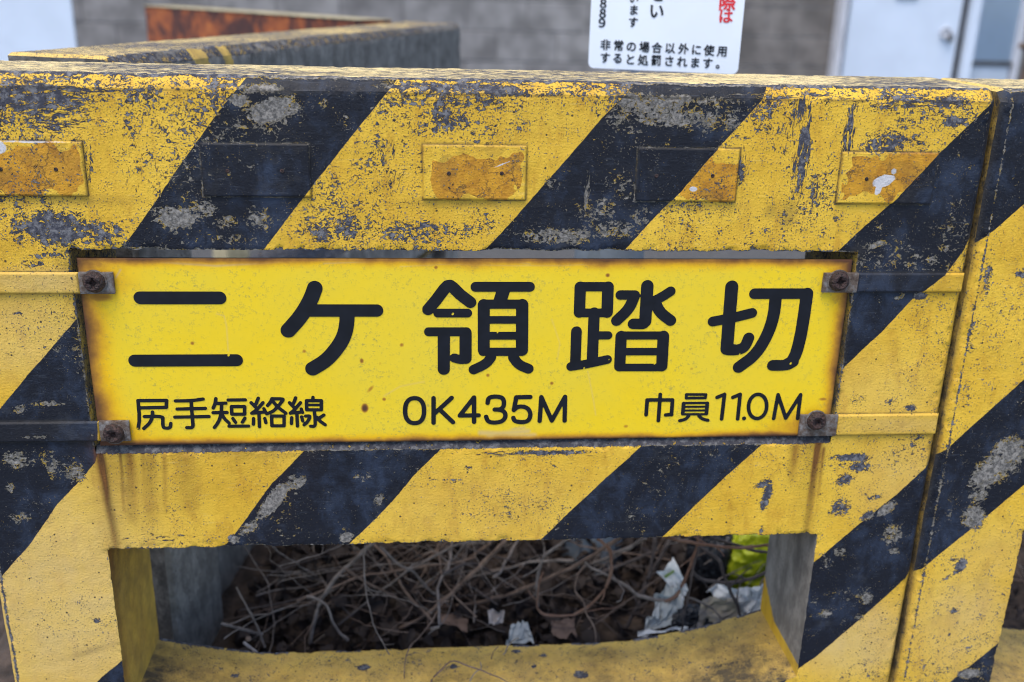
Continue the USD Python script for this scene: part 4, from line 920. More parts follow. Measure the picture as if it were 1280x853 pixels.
nn_ = np.array([nx[1], -nx[0], 0.0])                               # towards the viewer
NMAT = np.eye(4); NMAT[:3, 0], NMAT[:3, 1], NMAT[:3, 2], NMAT[:3, 3] = nx, -nn_, [0, 0, 1], NP
NH = .34


def to_local(u, v):
    q = at_plane(u, v, NP, nn_) - NP
    return q @ nx, q[2]


def place(m, M=NMAT):
    v = np.c_[m.vertices, np.ones(len(m.vertices))] @ M.T
    return trimesh.Trimesh(v[:, :3], m.faces, process=False)


def upright(m):                                                    # xy drawing -> xz, thickness towards +y
    v = m.vertices
    return trimesh.Trimesh(np.stack([v[:, 0], -v[:, 2], v[:, 1]], -1), m.faces, process=False)


bd = sbox(0, 0, NW, NH).buffer(-.008).buffer(.008, quad_segs=5)
m = upright(trimesh.creation.extrude_polygon(bd, .003, engine='earcut')); m.vertices[:, 1] += .003
obj('board', place(m), M_WHITE, notice)


def note_char(ch, u, v, hpx, mat, wfac=1.0):
    parts = []
    for p in GLYPHS[ch].split('|'):
        rings = [[tuple(map(float, q.split())) for q in r.split(',')] for r in p.split(';')]
        parts.append(Polygon(rings[0], rings[1:]).buffer(0))
    g = unary_union(parts)
    cx, cz = to_local(u, v)
    x2, z2 = to_local(u, v + hpx)
    s = abs(cz - z2) / (60.0 if ch in '89' else 76.0)
    g = affinity.translate(affinity.scale(g, s * wfac, s, origin=(0, 0)), cx, cz)
    g = g.intersection(sbox(.002, .002, NW - .002, NH - .002))
    ms = [upright(trimesh.creation.extrude_polygon(q, .0004, engine='earcut')) for q in getattr(g, 'geoms', [g]) if q.geom_type == 'Polygon' and q.area > 1e-9]
    if ms:
        m = trimesh.util.concatenate(ms); m.vertices[:, 1] -= .0001
        obj('character', place(m), mat, notice)


o = lambda a, b: (720 + a / 5.565, b / 5.565)
for ch, a, b in (('非', 205, 313), ('常', 297, 318), ('の', 385, 324), ('場', 476, 328), ('合', 563, 333), ('以', 654, 335), ('外', 748, 340), ('に', 838, 347), ('使', 926, 351), ('用', 1018, 357),
                 ('す', 203, 402), ('る', 290, 406), ('と', 378, 414), ('処', 467, 418), ('罰', 558, 420), ('さ', 648, 425), ('れ', 738, 431), ('ま', 828, 436), ('す', 916, 440), ('。', 1010, 444)):
    note_char(ch, *o(a, b), 13.2, M_INK)
for ch, a, b in (('8', 190, 26), ('8', 186, 94), ('9', 181, 160)):
    note_char(ch, *o(a, b), 10.8, M_INK, 1.25)
for ch, a, b in (('い', 402, -12), ('ま', 402, 70), ('す', 398, 155)):
    note_char(ch, *o(a, b), 12.8, M_INK)
note_char('い', *o(561, 76), 19.5, M_INK); note_char('さ', *o(575, -42), 19.5, M_INK)
note_char('際', *o(1052, 14), 21.5, M_RED); note_char('は', *o(1042, 112), 18.5, M_RED)


def cyl(p0, p1, r0, r1=None, n=20):
    p0, p1 = np.asarray(p0, float), np.asarray(p1, float); r1 = r0 if r1 is None else r1
    d = p1 - p0; L = np.linalg.norm(d); d /= L
    a = np.cross(d, [0, 0, 1.0] if abs(d[2]) < .9 else [1.0, 0, 0]); a /= np.linalg.norm(a); b = np.cross(d, a)
    t = np.arange(n) * 2 * np.pi / n
    ring = np.cos(t)[:, None] * a + np.sin(t)[:, None] * b
    V = np.vstack([p0 + ring * r0, p1 + ring * r1, [p0], [p1]])
    j = np.arange(n); k = (j + 1) % n
    F = np.vstack([np.stack([j, k, n + k], 1), np.stack([j, n + k, n + j], 1), np.stack([k, j, 0 * j + 2 * n], 1), np.stack([n + j, n + k, 0 * j + 2 * n + 1], 1)])
    return trimesh.Trimesh(V, F, process=False)


def cbox(x0, x1, y0, y1, z0, z1, c=.004):
    """A box with chamfered edges."""
    pts = []
    for x, sx in ((x0, 1), (x1, -1)):
        for y, sy in ((y0, 1), (y1, -1)):
            for z, sz in ((z0, 1), (z1, -1)):
                pts += [(x + sx * c, y + sy * c, z), (x + sx * c, y, z + sz * c), (x, y + sy * c, z + sz * c)]
    return trimesh.convex.convex_hull(np.array(pts))


pc = np.array([.2265, .475])
obj('pole', cyl([pc[0], pc[1], ZG - .05], [pc[0], pc[1], .10], .053, n=40), M_PIPE, notice, smooth=40)
obj('upper_pole', cyl([pc[0] + .01, pc[1], .09], [pc[0] + .01, pc[1], .40], .019, n=24), M_FRAME, notice, smooth=40)
pl, ph = NMAT, .20
obj('bracket', place(cbox(.02, NW - .03, .0035, .022, .10, .13, .002)), M_FRAME, notice)
obj('bracket', place(cbox(.02, NW - .03, .0035, .022, .25, .28, .002)), M_FRAME, notice)

# ------------------------------------------------------------------ the rusted barrier further back
ra, rb = atZ(181, 8, .18), atZ(430, 25, .18)
rd = rb - ra; rd[2] = 0; rl = np.linalg.norm(rd); rd /= rl
RM = np.eye(4); RM[:3, 0] = rd; RM[:3, 1] = [-rd[1], rd[0], 0]; RM[:3, 3] = ra
rusty = thing('steel_barrier', 'rust red steel beam barrier between the grey barrier and the block wall', 'barrier', mat=RM)
RLEN = rl + .05
prof = Polygon([(0, 0), (.11, 0), (.11, -.011), (.011, -.011), (.011, -.149), (.11, -.149), (.11, -.16), (0, -.16)])
m = trimesh.creation.extrude_polygon(prof, RLEN, engine='earcut')
v = m.vertices
obj('channel_beam', trimesh.Trimesh(np.stack([v[:, 2], v[:, 0], v[:, 1]], -1), m.faces, process=False), M_RUST, rusty)
M_DUST = plain('faded_yellow_paint', (0.33, 0.28, 0.17), 0.85, 0.35, 40.0)
obj('top_plate', cbox(-.006, RLEN, -.003, .113, .0005, .0035, .001), M_DUST, rusty)
for t in (.36, RLEN - .12):
    obj('post', cbox(t - .05, t + .05, .016, .10, ZG - .18, -.152, .003), M_DUST, rusty)

# ------------------------------------------------------------------ the block wall
wall = thing('block_wall', 'grey concrete block wall across the background', 'wall')
WY = 5.75
wx0, wx1 = -4.3, atY(1044, 50, WY)[0]
obj('mortar_core', cbox(wx0, wx1 - .01, WY + .003, WY + .14, ZG - .05, 1.455, .001), M_MORTAR, wall)
rng = np.random.default_rng(5)
bm = {}
row = 0
for r in range(-4, 8):
    z0 = r * .19 + .004
    if z0 < ZG - .05:
        z0 = ZG - .05
    x = wx0 - (.2 if r % 2 else 0.0) + .11
    while x < wx1 - .02:
        a, b = max(x, wx0), min(x + .392, wx1 - .004)
        if b - a > .03:
            mat = M_BLOCK[int(rng.integers(0, 3))] if a < 1.75 else M_BLOCKB
            obj('block', cbox(a, b, WY - .001 + rng.normal(0, .0008), WY + .135, z0, r * .19 + .187, .004), mat, wall)
        x += .40
obj('coping', cbox(wx0 - .02, wx1, WY - .03, WY + .17, 1.525, 1.585, .008), M_BLOCK[1], wall)

# ------------------------------------------------------------------ white cabinet far left, white equipment hut far right
cx1 = atY(92, 30, 4.0)[0]
cab = thing('panel_fence', 'plain white sheet panel standing behind the barrier at the far left', 'fence panel')
obj('sheet', cbox(cx1 - 1.6, cx1, 4.0, 4.012, ZG + .05, 1.25, .003), M_WHITE2, cab)
obj('rail', cbox(cx1 - 1.6, cx1 - .01, 4.013, 4.05, ZG + .25, ZG + .31, .003), M_FRAME, cab)
obj('rail', cbox(cx1 - 1.6, cx1 - .01, 4.013, 4.05, .95, 1.01, .003), M_FRAME, cab)
obj('post', cbox(cx1 - .10, cx1 - .05, 4.051, 4.10, ZG - .05, 1.22, .003), M_FRAME, cab)
obj('post', cbox(cx1 - 1.55, cx1 - 1.50, 4.051, 4.10, ZG - .05, 1.22, .003), M_FRAME, cab)

HY = WY - .06
hx = lambda u: atY(u, 50, HY)[0]
hut = thing('equipment_room_front', 'white metal door and window set in the wall, with a round door handle', 'door')
HT = 1.45
obj('corner_post', cbox(hx(1044), hx(1051.5), HY - .05, HY + .16, ZG, HT, .006), M_FRAME, hut)
obj('gasket', cbox(hx(1051.5) + .001, hx(1056), HY + .01, HY + .06, ZG + .05, HT - .02, .003), M_DARK, hut)
door = obj('door', cbox(hx(1056) + .001, hx(1195), HY - .02, HY + .03, ZG + .05, HT - .02, .008), M_WHITE2, hut)
hc = atY(1183, 41, HY - .02)
rosette = trimesh.creation.cylinder(.034, .012, sections=32); rosette.apply_transform(trimesh.transformations.rotation_matrix(np.pi / 2, [1, 0, 0])); rosette.apply_translation([hc[0], HY - .0265, hc[2]])
hd = obj('handle', rosette, M_FRAME, door, smooth=40)
obj('handle', cbox(hc[0] + .008, hc[0] + .034, HY - .062, HY - .034, hc[2] - .06, hc[2] - .004, .006), M_DARK, door)
ring = trimesh.creation.torus(.032, .007, 28, 10); ring.apply_transform(trimesh.transformations.rotation_matrix(np.pi / 2, [1, 0, 0])); ring.apply_translation([hc[0] - .012, HY - .036, hc[2]])
obj('handle', ring, M_FRAME, door, smooth=40)
vc_ = atY(1133, -3, HY - .02)
obj('vent_slot', cbox(vc_[0] - .075, vc_[0] + .075, HY - .034, HY - .021, vc_[2] - .005, vc_[2] + .05, .004), M_DARK, door)
obj('gasket', cbox(hx(1195) + .001, hx(1204), HY, HY + .06, ZG + .05, HT - .02, .003), M_DARK, hut)
obj('door_jamb', cbox(hx(1204) + .001, hx(1217), HY - .04, HY + .06, ZG, HT, .006), M_WHITE2, hut)
obj('roof', cbox(hx(1044) - .05, hx(1272) + .05, HY - .12, HY + .20, HT + .002, HT + .06, .01), M_FRAME, hut)
zr = atY(1240, 79, HY)[2]


def pane_mat():
    g = Graph()
    t = g.add('transparent_bsdf', color=(.97, .98, .99)); gl = g.add('glossy_bsdf', color=(.9, .95, 1.0), roughness=.08)
    f = g.m('multiply', '@' + g.add('fresnel', IOR=1.5) + '.fac', 1.0)
    mx = g.add('mix_closure', fac=f, closure1='@' + t + '.BSDF', closure2='@' + gl + '.BSDF')
    return usdkit.material(stage, '/World/Looks/window_glass', g.nodes, g.links, surface=mx + '.closure')


M_PANE = pane_mat()
M_BLIND = plain('pale_blue_blind', (0.66, 0.74, 0.83), 0.8, 0.05, 3.0)
win = obj('window', cbox(hx(1217) + .001, hx(1270), HY + .008, HY + .016, zr + .012, HT - .06, .002), M_BLIND, hut)
obj('pane', cbox(hx(1217) + .004, hx(1268), HY + .001, HY + .005, zr + .014, HT - .08, .001), M_PANE, win)
obj('sill', cbox(hx(1216), hx(1270), HY - .012, HY + .06, zr - .018, zr + .010, .004), M_DARK, win)
obj('lower_panel', cbox(hx(1217) + .001, hx(1268), HY, HY + .05, ZG + .05, zr - .020, .004), plain('blue_grey_panel', (0.40, 0.46, 0.54), 0.5, 0.08, 6.0), hut)
obj('side_post', cbox(hx(1270) + .001, hx(1276), HY - .03, HY + .16, ZG, HT, .004), M_FRAME, hut)

# a rough brown post at the far right edge, nearer than the hut
bp = thing('wooden_post', 'rough brown wooden post at the far right edge in front of the white door', 'post')
M_BROWN = plain('weathered_brown_wood', (0.13, 0.085, 0.06), 0.9, 0.6, 22.0, 0.006, bscale=70.0)
wp = atY(1290, 60, 3.6)
tq = cyl([wp[0], wp[1], ZG - .05], [wp[0] + .07, wp[1], 1.0], .058, .045, 26)
obj('trunk', tq, M_BROWN, bp, smooth=50)
obj('stub', cyl([wp[0] + .02, wp[1], .03], [wp[0] - .075, wp[1] - .03, .075], .020, .013, 12), M_BROWN, bp, smooth=50)

# ------------------------------------------------------------------ dry branches, litter and leaves behind the barrier
def twig_mat(name, a, b, c):
    g = Graph(); P = g.pos()
    n = g.noise(g.mapv(P, (1, 1, 1)), 55.0, 5.0, 0.7)
    col = g.ramp(n, [(0.3, a), (0.5, b), (0.7, c)])
    r = g.island()
    col = g.mix(1.0, col, g.ramp(r, [(0, (.55, .53, .52)), (.5, (.95, .93, .92)), (1, (1.35, 1.3, 1.28))]), 'multiply')
    return g.done(name, base_color=col, roughness=.8, height=g.noise(P, 260.0, 5.0, .7), distance=.0012)


T_GREY = twig_mat('grey_bark', (0.14, 0.118, 0.105), (0.29, 0.25, 0.225), (0.48, 0.43, 0.39))
T_BROWN = twig_mat('brown_bark', (0.12, 0.082, 0.062), (0.25, 0.172, 0.13), (0.40, 0.295, 0.23))
T_ORANGE = twig_mat('orange_brown_bark', (0.19, 0.10, 0.062), (0.34, 0.19, 0.125), (0.42, 0.28, 0.21))
T_DARK = twig_mat('dark_bark', (0.07, 0.056, 0.054), (0.12, 0.098, 0.094), (0.19, 0.16, 0.15))
T_PALE = twig_mat('pale_dry_stem', (0.26, 0.22, 0.17), (0.38, 0.33, 0.27), (0.46, 0.42, 0.36))


def tube(path, r, sides=7, seed=0):
    p = np.asarray(path, float)
    t = np.gradient(p, axis=0); t /= np.linalg.norm(t, axis=1, keepdims=True) + 1e-12
    up = np.where(np.abs(t[:, 2:]) < .9, [0, 0, 1.0], [1.0, 0, 0])
    a = np.cross(t, up); a /= np.linalg.norm(a, axis=1, keepdims=True) + 1e-12
    b = np.cross(t, a)
    ang = np.arange(sides) * 2 * np.pi / sides
    V = p[:, None] + r[:, None, None] * (np.cos(ang)[None, :, None] * a[:, None] + np.sin(ang)[None, :, None] * b[:, None])
    i, j = np.meshgrid(np.arange(len(p) - 1), np.arange(sides), indexing='ij')
    k = (j + 1) % sides
    q = np.stack([i * sides + j, i * sides + k, (i + 1) * sides + k, (i + 1) * sides + j], -1).reshape(-1, 4)
    V = V.reshape(-1, 3); n = len(V)
    V = np.vstack([V, p[:1], p[-1:]])
    jj = np.arange(sides); kk = (jj + 1) % sides; e = (len(p) - 1) * sides
    F = np.vstack([q[:, [0, 1, 2]], q[:, [0, 2, 3]], np.stack([kk, jj, 0 * jj + n], 1), np.stack([e + jj, e + kk, 0 * jj + n + 1], 1)])
    return V, F


def resample(p, n):
    from scipy.interpolate import PchipInterpolator
    p = np.asarray(p, float)
    d = np.r_[0, np.cumsum(np.linalg.norm(np.diff(p, axis=0), axis=1))]
    return PchipInterpolator(d, p)(np.linspace(0, d[-1], n))


def branch(label, mat, w0, w1, Y, px, seed, buds=True):
    """A branch through photo pixels at depths Y (one per end, or one per point); widths in photo pixels."""
    Ys = np.linspace(Y[0], Y[1], len(px)) if len(Y) == 2 else np.asarray(Y)
    pts = np.array([atY(u, v, y) for (u, v), y in zip(px, Ys)])
    L = np.linalg.norm(np.diff(pts, axis=0), axis=1).sum()
    n = max(12, int(L / .006))
    p = resample(pts, n)
    p = p + (np.stack([fbm(p * 60 + k * 9.1 + seed, 3, seed=k) for k in range(3)], -1) - .5) * .0045
    dist = (p - CAM) @ FW
    r = np.linspace(w0, w1, n) * .45 * dist / FPX
    knots = fbm(np.c_[np.arange(n) * .45, np.zeros(n), np.full(n, seed * 1.7)], 2, seed=3)
    r = r * (.86 + .34 * np.clip((knots - .5) * 3, 0, 1) + .1 * (knots - .5))
    rg = np.random.default_rng(900 + seed)
    V, F = tube(p, r, 8)
    for _ in range(int(rg.integers(1, 4)) if buds and n > 16 else 0):
        i0 = int(rg.integers(4, n - 5)); t = p[i0 + 1] - p[i0 - 1]; t /= np.linalg.norm(t)
        s_ = np.cross(t, rg.normal(0, 1, 3)); s_ /= np.linalg.norm(s_)
        d = t * rg.choice([-1, 1]) * .75 + s_ * rg.uniform(.45, .9); d /= np.linalg.norm(d)
        Ls = rg.uniform(.012, .05); q = [p[i0]]
        for _k in range(6):
            d = d + rg.normal(0, .16, 3); d /= np.linalg.norm(d); q.append(q[-1] + d * Ls / 6)
        V2, F2 = tube(np.array(q), r[i0] * np.linspace(.62, .22, 7), 6)
        F = np.vstack([F, F2 + len(V)]); V = np.vstack([V, V2])
    o_ = obj('dry_branch', (V, F), mat, None, smooth=True)
    tag(o_, label, 'branch', 'dry branches behind the barrier')


def R1(*p): return [(180 + a / 4.662, 670 + b / 4.662) for a, b in p]
def R2(*p): return [(420 + a / 4.662, 670 + b / 4.662) for a, b in p]
def R3(*p): return [(640 + a / 5.505, 660 + b / 5.505) for a, b in p]
def R4(*p): return [(780 + a / 5.265, 650 + b / 5.265) for a, b in p]


BR = [
    ('thickest grey-brown branch, slanting from mid lower beam down to the left', T_BROWN, 7.5, 5, (.30, .26), R2((1010, 10), (960, 60), (830, 190), (700, 310), (600, 400), (450, 500), (250, 590), (100, 655))),
    ('long brown branch rising gently to the right, ending in front of the pole', T_BROWN, 4.5, 7, (.34, .22), [(490, 760), (531, 762), (559, 759), (602, 752), (640, 742), (671, 729), (700, 716), (725, 704), (749, 689), (775, 672), (800, 655)]),
    ('brown twig curled into a wide open loop in front of the pole', T_ORANGE, 5.5, 3, (.20, .23), R3((590, 80), (625, 100), (660, 130), (686, 210), (682, 300), (650, 400), (590, 480), (500, 560), (400, 605), (300, 610), (200, 580), (170, 540), (175, 440), (190, 370), (217, 312))),
    ('short grey branch bending down from the lower beam left of the pole', T_GREY, 5.5, 4, (.24, .24), R3((380, 70), (345, 100), (250, 165), (205, 230), (178, 350), (172, 450), (180, 540))),
    ('grey branch sagging to the right and turning orange as it climbs', T_GREY, 4.5, 5.5, (.24, .20), R3((500, 235), (600, 300), (700, 350), (800, 410), (900, 475), (1000, 500), (1050, 503))),
    ('orange upper half of the sagging branch, right of the white sheet', T_ORANGE, 5, 5, (.20, .21), R4((270, 533), (330, 515), (380, 440), (420, 340), (460, 240), (485, 165), (492, 90))),
    ('thin crooked twig crossing the loop and ending at the base beam', T_BROWN, 3.2, 2.6, (.20, .16), R3((500, 258), (452, 330), (435, 430), (490, 510), (520, 600), (570, 700), (575, 790))),
    ('fine reddish twig curving under the loop to the right', T_ORANGE, 2, 1.4, (.22, .24), R3((440, 585), (540, 570), (640, 555), (740, 540), (782, 470))),
    ('long grey branch running level from the middle to the pole', T_GREY, 4.5, 4, (.36, .33), R3((-260, 335), (-120, 300), (0, 275), (130, 238), (280, 230), (430, 225))),
    ('orange-brown branch close under the lower beam at the right', T_ORANGE, 5.5, 4.5, (.20, .19), R4((250, 100), (360, 130), (480, 155), (600, 172), (750, 182), (955, 165))),
    ('dark branch hooking down past the green bag to the base beam', T_DARK, 5.5, 4.5, (.22, .20), R4((495, 175), (560, 215), (630, 280), (665, 390), (710, 490), (760, 610), (795, 695))),
    ('dark branch sagging in front of the lower edge of the green bag', T_DARK, 6, 5, (.23, .24), R4((455, 340), (490, 378), (550, 405), (700, 412), (830, 392), (935, 345))),
    ('thin grey twig lying over the patterned wrapper', T_GREY, 3.5, 3, (.21, .19), R4((430, 512), (560, 570), (640, 640), (712, 698))),
    ('dark upright twig right of the white sheet', T_DARK, 4, 3, (.19, .18), R4((492, 185), (455, 330), (425, 480), (398, 620), (372, 790))),
    ('dark twig crossing the top of the green bag', T_DARK, 4.5, 4.5, (.22, .22), R4((570, 115), (720, 160), (850, 202), (960, 218))),
    ('grey branch stepping down to the right behind the thickest branch', T_GREY, 4.6, 3.5, (.27, .34), R2((255, 70), (300, 105), (360, 165), (450, 210), (520, 290), (600, 360), (720, 450), (800, 540), (965, 632))),
    ('brown twig bowed from upper left towards the thickest branch', T_BROWN, 4.2, 3.4, (.24, .30), R2((60, 190), (160, 262), (280, 322), (400, 400), (450, 460))),
    ('thin pale twig hanging down onto the base beam at the left', T_GREY, 3, 1.8, (.20, .12), R2((170, 60), (165, 200), (170, 290), (190, 400), (220, 510), (260, 600), (310, 690), (390, 795))),
    ('fine twig falling from the thickest branch onto the base beam', T_BROWN, 3.4, 1.4, (.22, .08), R2((720, 280), (620, 400), (560, 490), (500, 570), (435, 640), (405, 720), (398, 830))),
    ('thick pale grey branch at upper left of the twig tangle', T_GREY, 6.5, 6, (.30, .24), R2((240, 20), (150, 100), (70, 180), (0, 240), (-60, 330), (-110, 440), (-150, 620))),
    ('pale straight twig standing on the leaves at the left', T_GREY, 3.2, 4, (.22, .20), R1((540, 300), (600, 420), (660, 530), (705, 650))),
    ('short thick grey stick lying level on the leaves at the left', T_GREY, 5, 4.5, (.20, .22), R1((448, 512), (560, 540), (690, 575))),
    ('grey forked twig leaning right, left of centre', T_GREY, 4, 4.5, (.24, .22), R1((950, 355), (1060, 400), (1100, 500), (1190, 615))),
    ('long thin grey stem crossing behind the thickest branch, falling right', T_GREY, 3.6, 3.4, (.36, .34), R2((340, 220), (470, 340), (600, 420), (760, 510), (900, 590))),
    ('brown stem rising steeply to the lower beam left of centre', T_BROWN, 4, 5, (.40, .34), R2((250, 400), (380, 270), (520, 150), (660, 30))),
    ('brown stem rising to the lower beam beside the thickest branch', T_BROWN, 4.5, 5, (.38, .36), R2((520, 300), (640, 220), (780, 130), (900, 40))),
    ('dark stem slanting up behind the loop to the right', T_DARK, 5, 5, (.38, .34), R3((250, 560), (400, 440), (600, 320), (820, 230), (1000, 150))),
    ('grey stem rising to the right beneath the lower beam by the pole', T_GREY, 5, 5.5, (.30, .24), R3((560, 250), (700, 185), (830, 120), (920, 70))),
    ('dark brown twig lying along the top of the base beam', T_BROWN, 3, 2, (.07, .05), R2((550, 860), (610, 785), (690, 732), (780, 762), (880, 795), (1010, 860))),
    ('short upright brown twig on the back edge of the base beam', T_BROWN, 2.2, 1.6, (.12, .10), R2((918, 800), (908, 700), (945, 650))),
    ('pale curled stem on the middle of the base beam', T_PALE, 2.2, 2, (.07, .08), R2((780, 850), (812, 800), (845, 770), (842, 735))),
    ('pale dry stem at the back edge of the base beam beside the white paper', T_PALE, 2.2, 2, (.12, .13), R2((890, 715), (985, 680), (1000, 640), (1070, 595))),
    ('dark stem behind the right half, leaning steeply left', T_DARK, 5, 6, (.30, .34), R4((20, 700), (90, 560), (150, 400), (230, 260), (320, 110))),
    ('second dark stem leaning left, beside the white sheet', T_DARK, 6, 6, (.28, .32), R4((-30, 780), (60, 620), (130, 470), (180, 300), (200, 120))),
]
for i, b in enumerate(BR):
    branch(*b, seed=i + 1)

# the tangle of fine twigs and the fallen leaves: nobody could count them
rng = np.random.default_rng(11)


def heap(x, y):
    return ZG + .012 + .14 * np.clip((y - .25) / .6, 0, 1) + .05 * np.exp(-((x + .16) / .14) ** 2 - ((y - .45) / .2) ** 2) + .03 * noise(np.stack([x * 7, y * 7, 0 * x], -1), 7)


gx, gy = np.meshgrid(np.linspace(-.75, 1.7, 140), np.linspace(.02, 1.15, 64), indexing='ij')
gz = heap(gx, gy) - .012 + (fbm(np.stack([gx * 30, gy * 30, 0 * gx], -1), 3, seed=1) - .5) * .02
e = np.clip(np.minimum(np.minimum(gx + .75, 1.7 - gx), np.minimum(gy - .02, 1.15 - gy)) / .08, 0, 1)
gz = ZG - .01 + (gz - ZG + .01) * e
tag(raw('leaf_mould', np.stack([gx, gy, gz], -1).reshape(-1, 3), grid_quads(140, 64, 0, False), M_SOIL), 'dark crumbly leaf mould heaped behind the striped barrier', 'leaf mould', kind='stuff')

VV, FF, nv = [], [], 0
def add_tube(p, r, sides=5):
    global nv
    V, F = tube(p, r, sides); VV.append(V); FF.append(F + nv); nv += len(V)


def random_twig(x, y, z, L, az, el, bend):
    n = max(6, int(L / .014))
    d = np.array([math.cos(az) * math.cos(el), math.sin(az) * math.cos(el), math.sin(el)])
    q, drift = [np.zeros(3)], rng.normal(0, .10, 3)
    for k in range(n - 1):                                         # straight lengths between kinked nodes
        if k % int(rng.integers(2, 5)) == 0:
            d = d + drift + rng.normal(0, .17, 3) * [1, 1, .7]
            d /= np.linalg.norm(d)
        q.append(q[-1] + d * L / (n - 1))
    p = np.array(q); p = p - p.mean(0) + [x, y, z]
    p += (np.stack([fbm(p * 45 + 3.3 * k, 3, seed=70 + k) for k in range(3)], -1) - .5) * .007
    p[:, 2] = np.maximum(p[:, 2], ZG + .006)
    p[:, 1] = np.maximum(p[:, 1], DEPTH + .012)
    return p


mats = {'grey': T_GREY, 'brown': T_BROWN, 'dark': T_DARK}
for kind, count, seedk in (('grey', 300, 1), ('brown', 280, 2), ('dark', 130, 3)):
    rng = np.random.default_rng(100 + seedk)
    VV, FF, nv = [], [], 0
    for _ in range(count):
        right = rng.random() < .12
        x = rng.uniform(.66, 1.45) if right else rng.uniform(-.34, .52)
        y = rng.uniform(.27, .95); L = rng.uniform(.16, .50)
        z = heap(np.array(x), np.array(y)) + abs(rng.normal(0, .055)) + .01
        if not right and (x - pc[0]) ** 2 + (y - pc[1]) ** 2 < .012:
            continue
        if .22 < x < .45 and y < .40 and rng.random() < .75:
            continue
        az = rng.choice([rng.normal(.1, .5), rng.normal(.9, .35), rng.normal(2.4, .4), rng.uniform(0, math.pi)])
        p = random_twig(x, y, float(z), L, az, rng.normal(.12, .28), .35)
        if p[:, 0].min() < -.385 + .31 * (p[:, 1].max() - .2):       # keep clear of the grey barrier's side
            p[:, 0] += max(0, -.385 + .32 * (p[:, 1].max() - .2) - p[:, 0].min())
        r = np.linspace(1, rng.uniform(.4, .8), len(p)) * rng.choice([.0006, .0009, .0014, .0023], p=[.40, .33, .19, .08])
        add_tube(p, r, 5)
        for _f in range(int(rng.integers(0, 3))):
            i0 = int(rng.integers(1, len(p) - 2)); t = p[i0 + 1] - p[i0]; t /= np.linalg.norm(t)
            dv = t + rng.normal(0, .55, 3); dv /= np.linalg.norm(dv)
            k_ = np.linspace(0, rng.uniform(.02, .07), 5)[:, None]
            sp = p[i0] + k_ * dv + (k_ * 3) ** 2 * rng.normal(0, .25, 3); sp[:, 1] = np.maximum(sp[:, 1], DEPTH + .008)
            add_tube(sp, r[i0] * np.linspace(.65, .25, 5), 5)
    tag(obj('twig_tangle', (np.vstack(VV), np.vstack(FF)), mats[kind], None, smooth=True), f'{kind} fine dry twigs tangled behind the striped barrier', 'twigs', kind='stuff')


def leaf_mat():
    g = Graph(); P = g.pos(); r = g.island()
    c = g.ramp(r, [(0, (.03, .02, .017)), (.3, (.07, .042, .032)), (.6, (.16, .078, .052)), (.8, (.25, .165, .12)), (1, (.42, .34, .28))])
    c = g.mix(g.ss(g.noise(P, 130.0, 4.0, .7), .4, .7), c, (.04, .026, .02))
    p = g.add('principled_bsdf', base_color=c, roughness=.75)
    t = g.add('translucent_bsdf', color=c)
    mx = g.add('mix_closure', fac=.2, closure1='@' + p + '.BSDF', closure2='@' + t + '.BSDF')
    return usdkit.material(stage, '/World/Looks/dead_leaf', g.nodes, g.links, surface=mx + '.closure')


rng = np.random.default_rng(21)
VV, FF, nv = [], [], 0
u_ = np.linspace(-1, 1, 6); v_ = np.linspace(-1, 1, 4)
for _ in range(4800):
    right = rng.random() < .14
    x = rng.uniform(.66, 1.5) if right else rng.uniform(-.38, .55)
    y = rng.uniform(.16, 1.0)
    if x < -.385 + .32 * (y - .2): continue
    if x > .20 and x < .5 and y < .34 and rng.random() < .8: continue
    L, Wd = rng.uniform(.005, .020), rng.uniform(.4, .75)
    uu, vv = np.meshgrid(u_, v_, indexing='ij')
    wid = np.sqrt(np.clip(1 - uu ** 2, 0.02, 1)) * Wd
    curl, fold = rng.normal(0, .45), rng.normal(.3, .45)
    q = np.stack([uu * L, vv * wid * L, L * (curl * uu ** 2 + fold * np.abs(vv) * wid + .12 * np.sin(5 * uu + 3 * vv))], -1).reshape(-1, 3)
    Rm_ = trimesh.transformations.euler_matrix(rng.normal(0, .55), rng.normal(0, .55), rng.uniform(0, 6.28))[:3, :3]
    q = q @ Rm_.T + [x, y, float(heap(np.array(x), np.array(y))) + abs(rng.normal(0, .022)) + .008]
    q[:, 1] = np.maximum(q[:, 1], DEPTH + .004)
    f = grid_quads(6, 4)
    VV.append(q); FF.append(np.vstack([f[:, [0, 1, 2]], f[:, [0, 2, 3]]]) + nv); nv += len(q)
tag(obj('leaf_litter', (np.vstack(VV), np.vstack(FF)), leaf_mat(), None, smooth=True), 'reddish brown dead leaves under the twigs', 'leaf litter', kind='stuff')


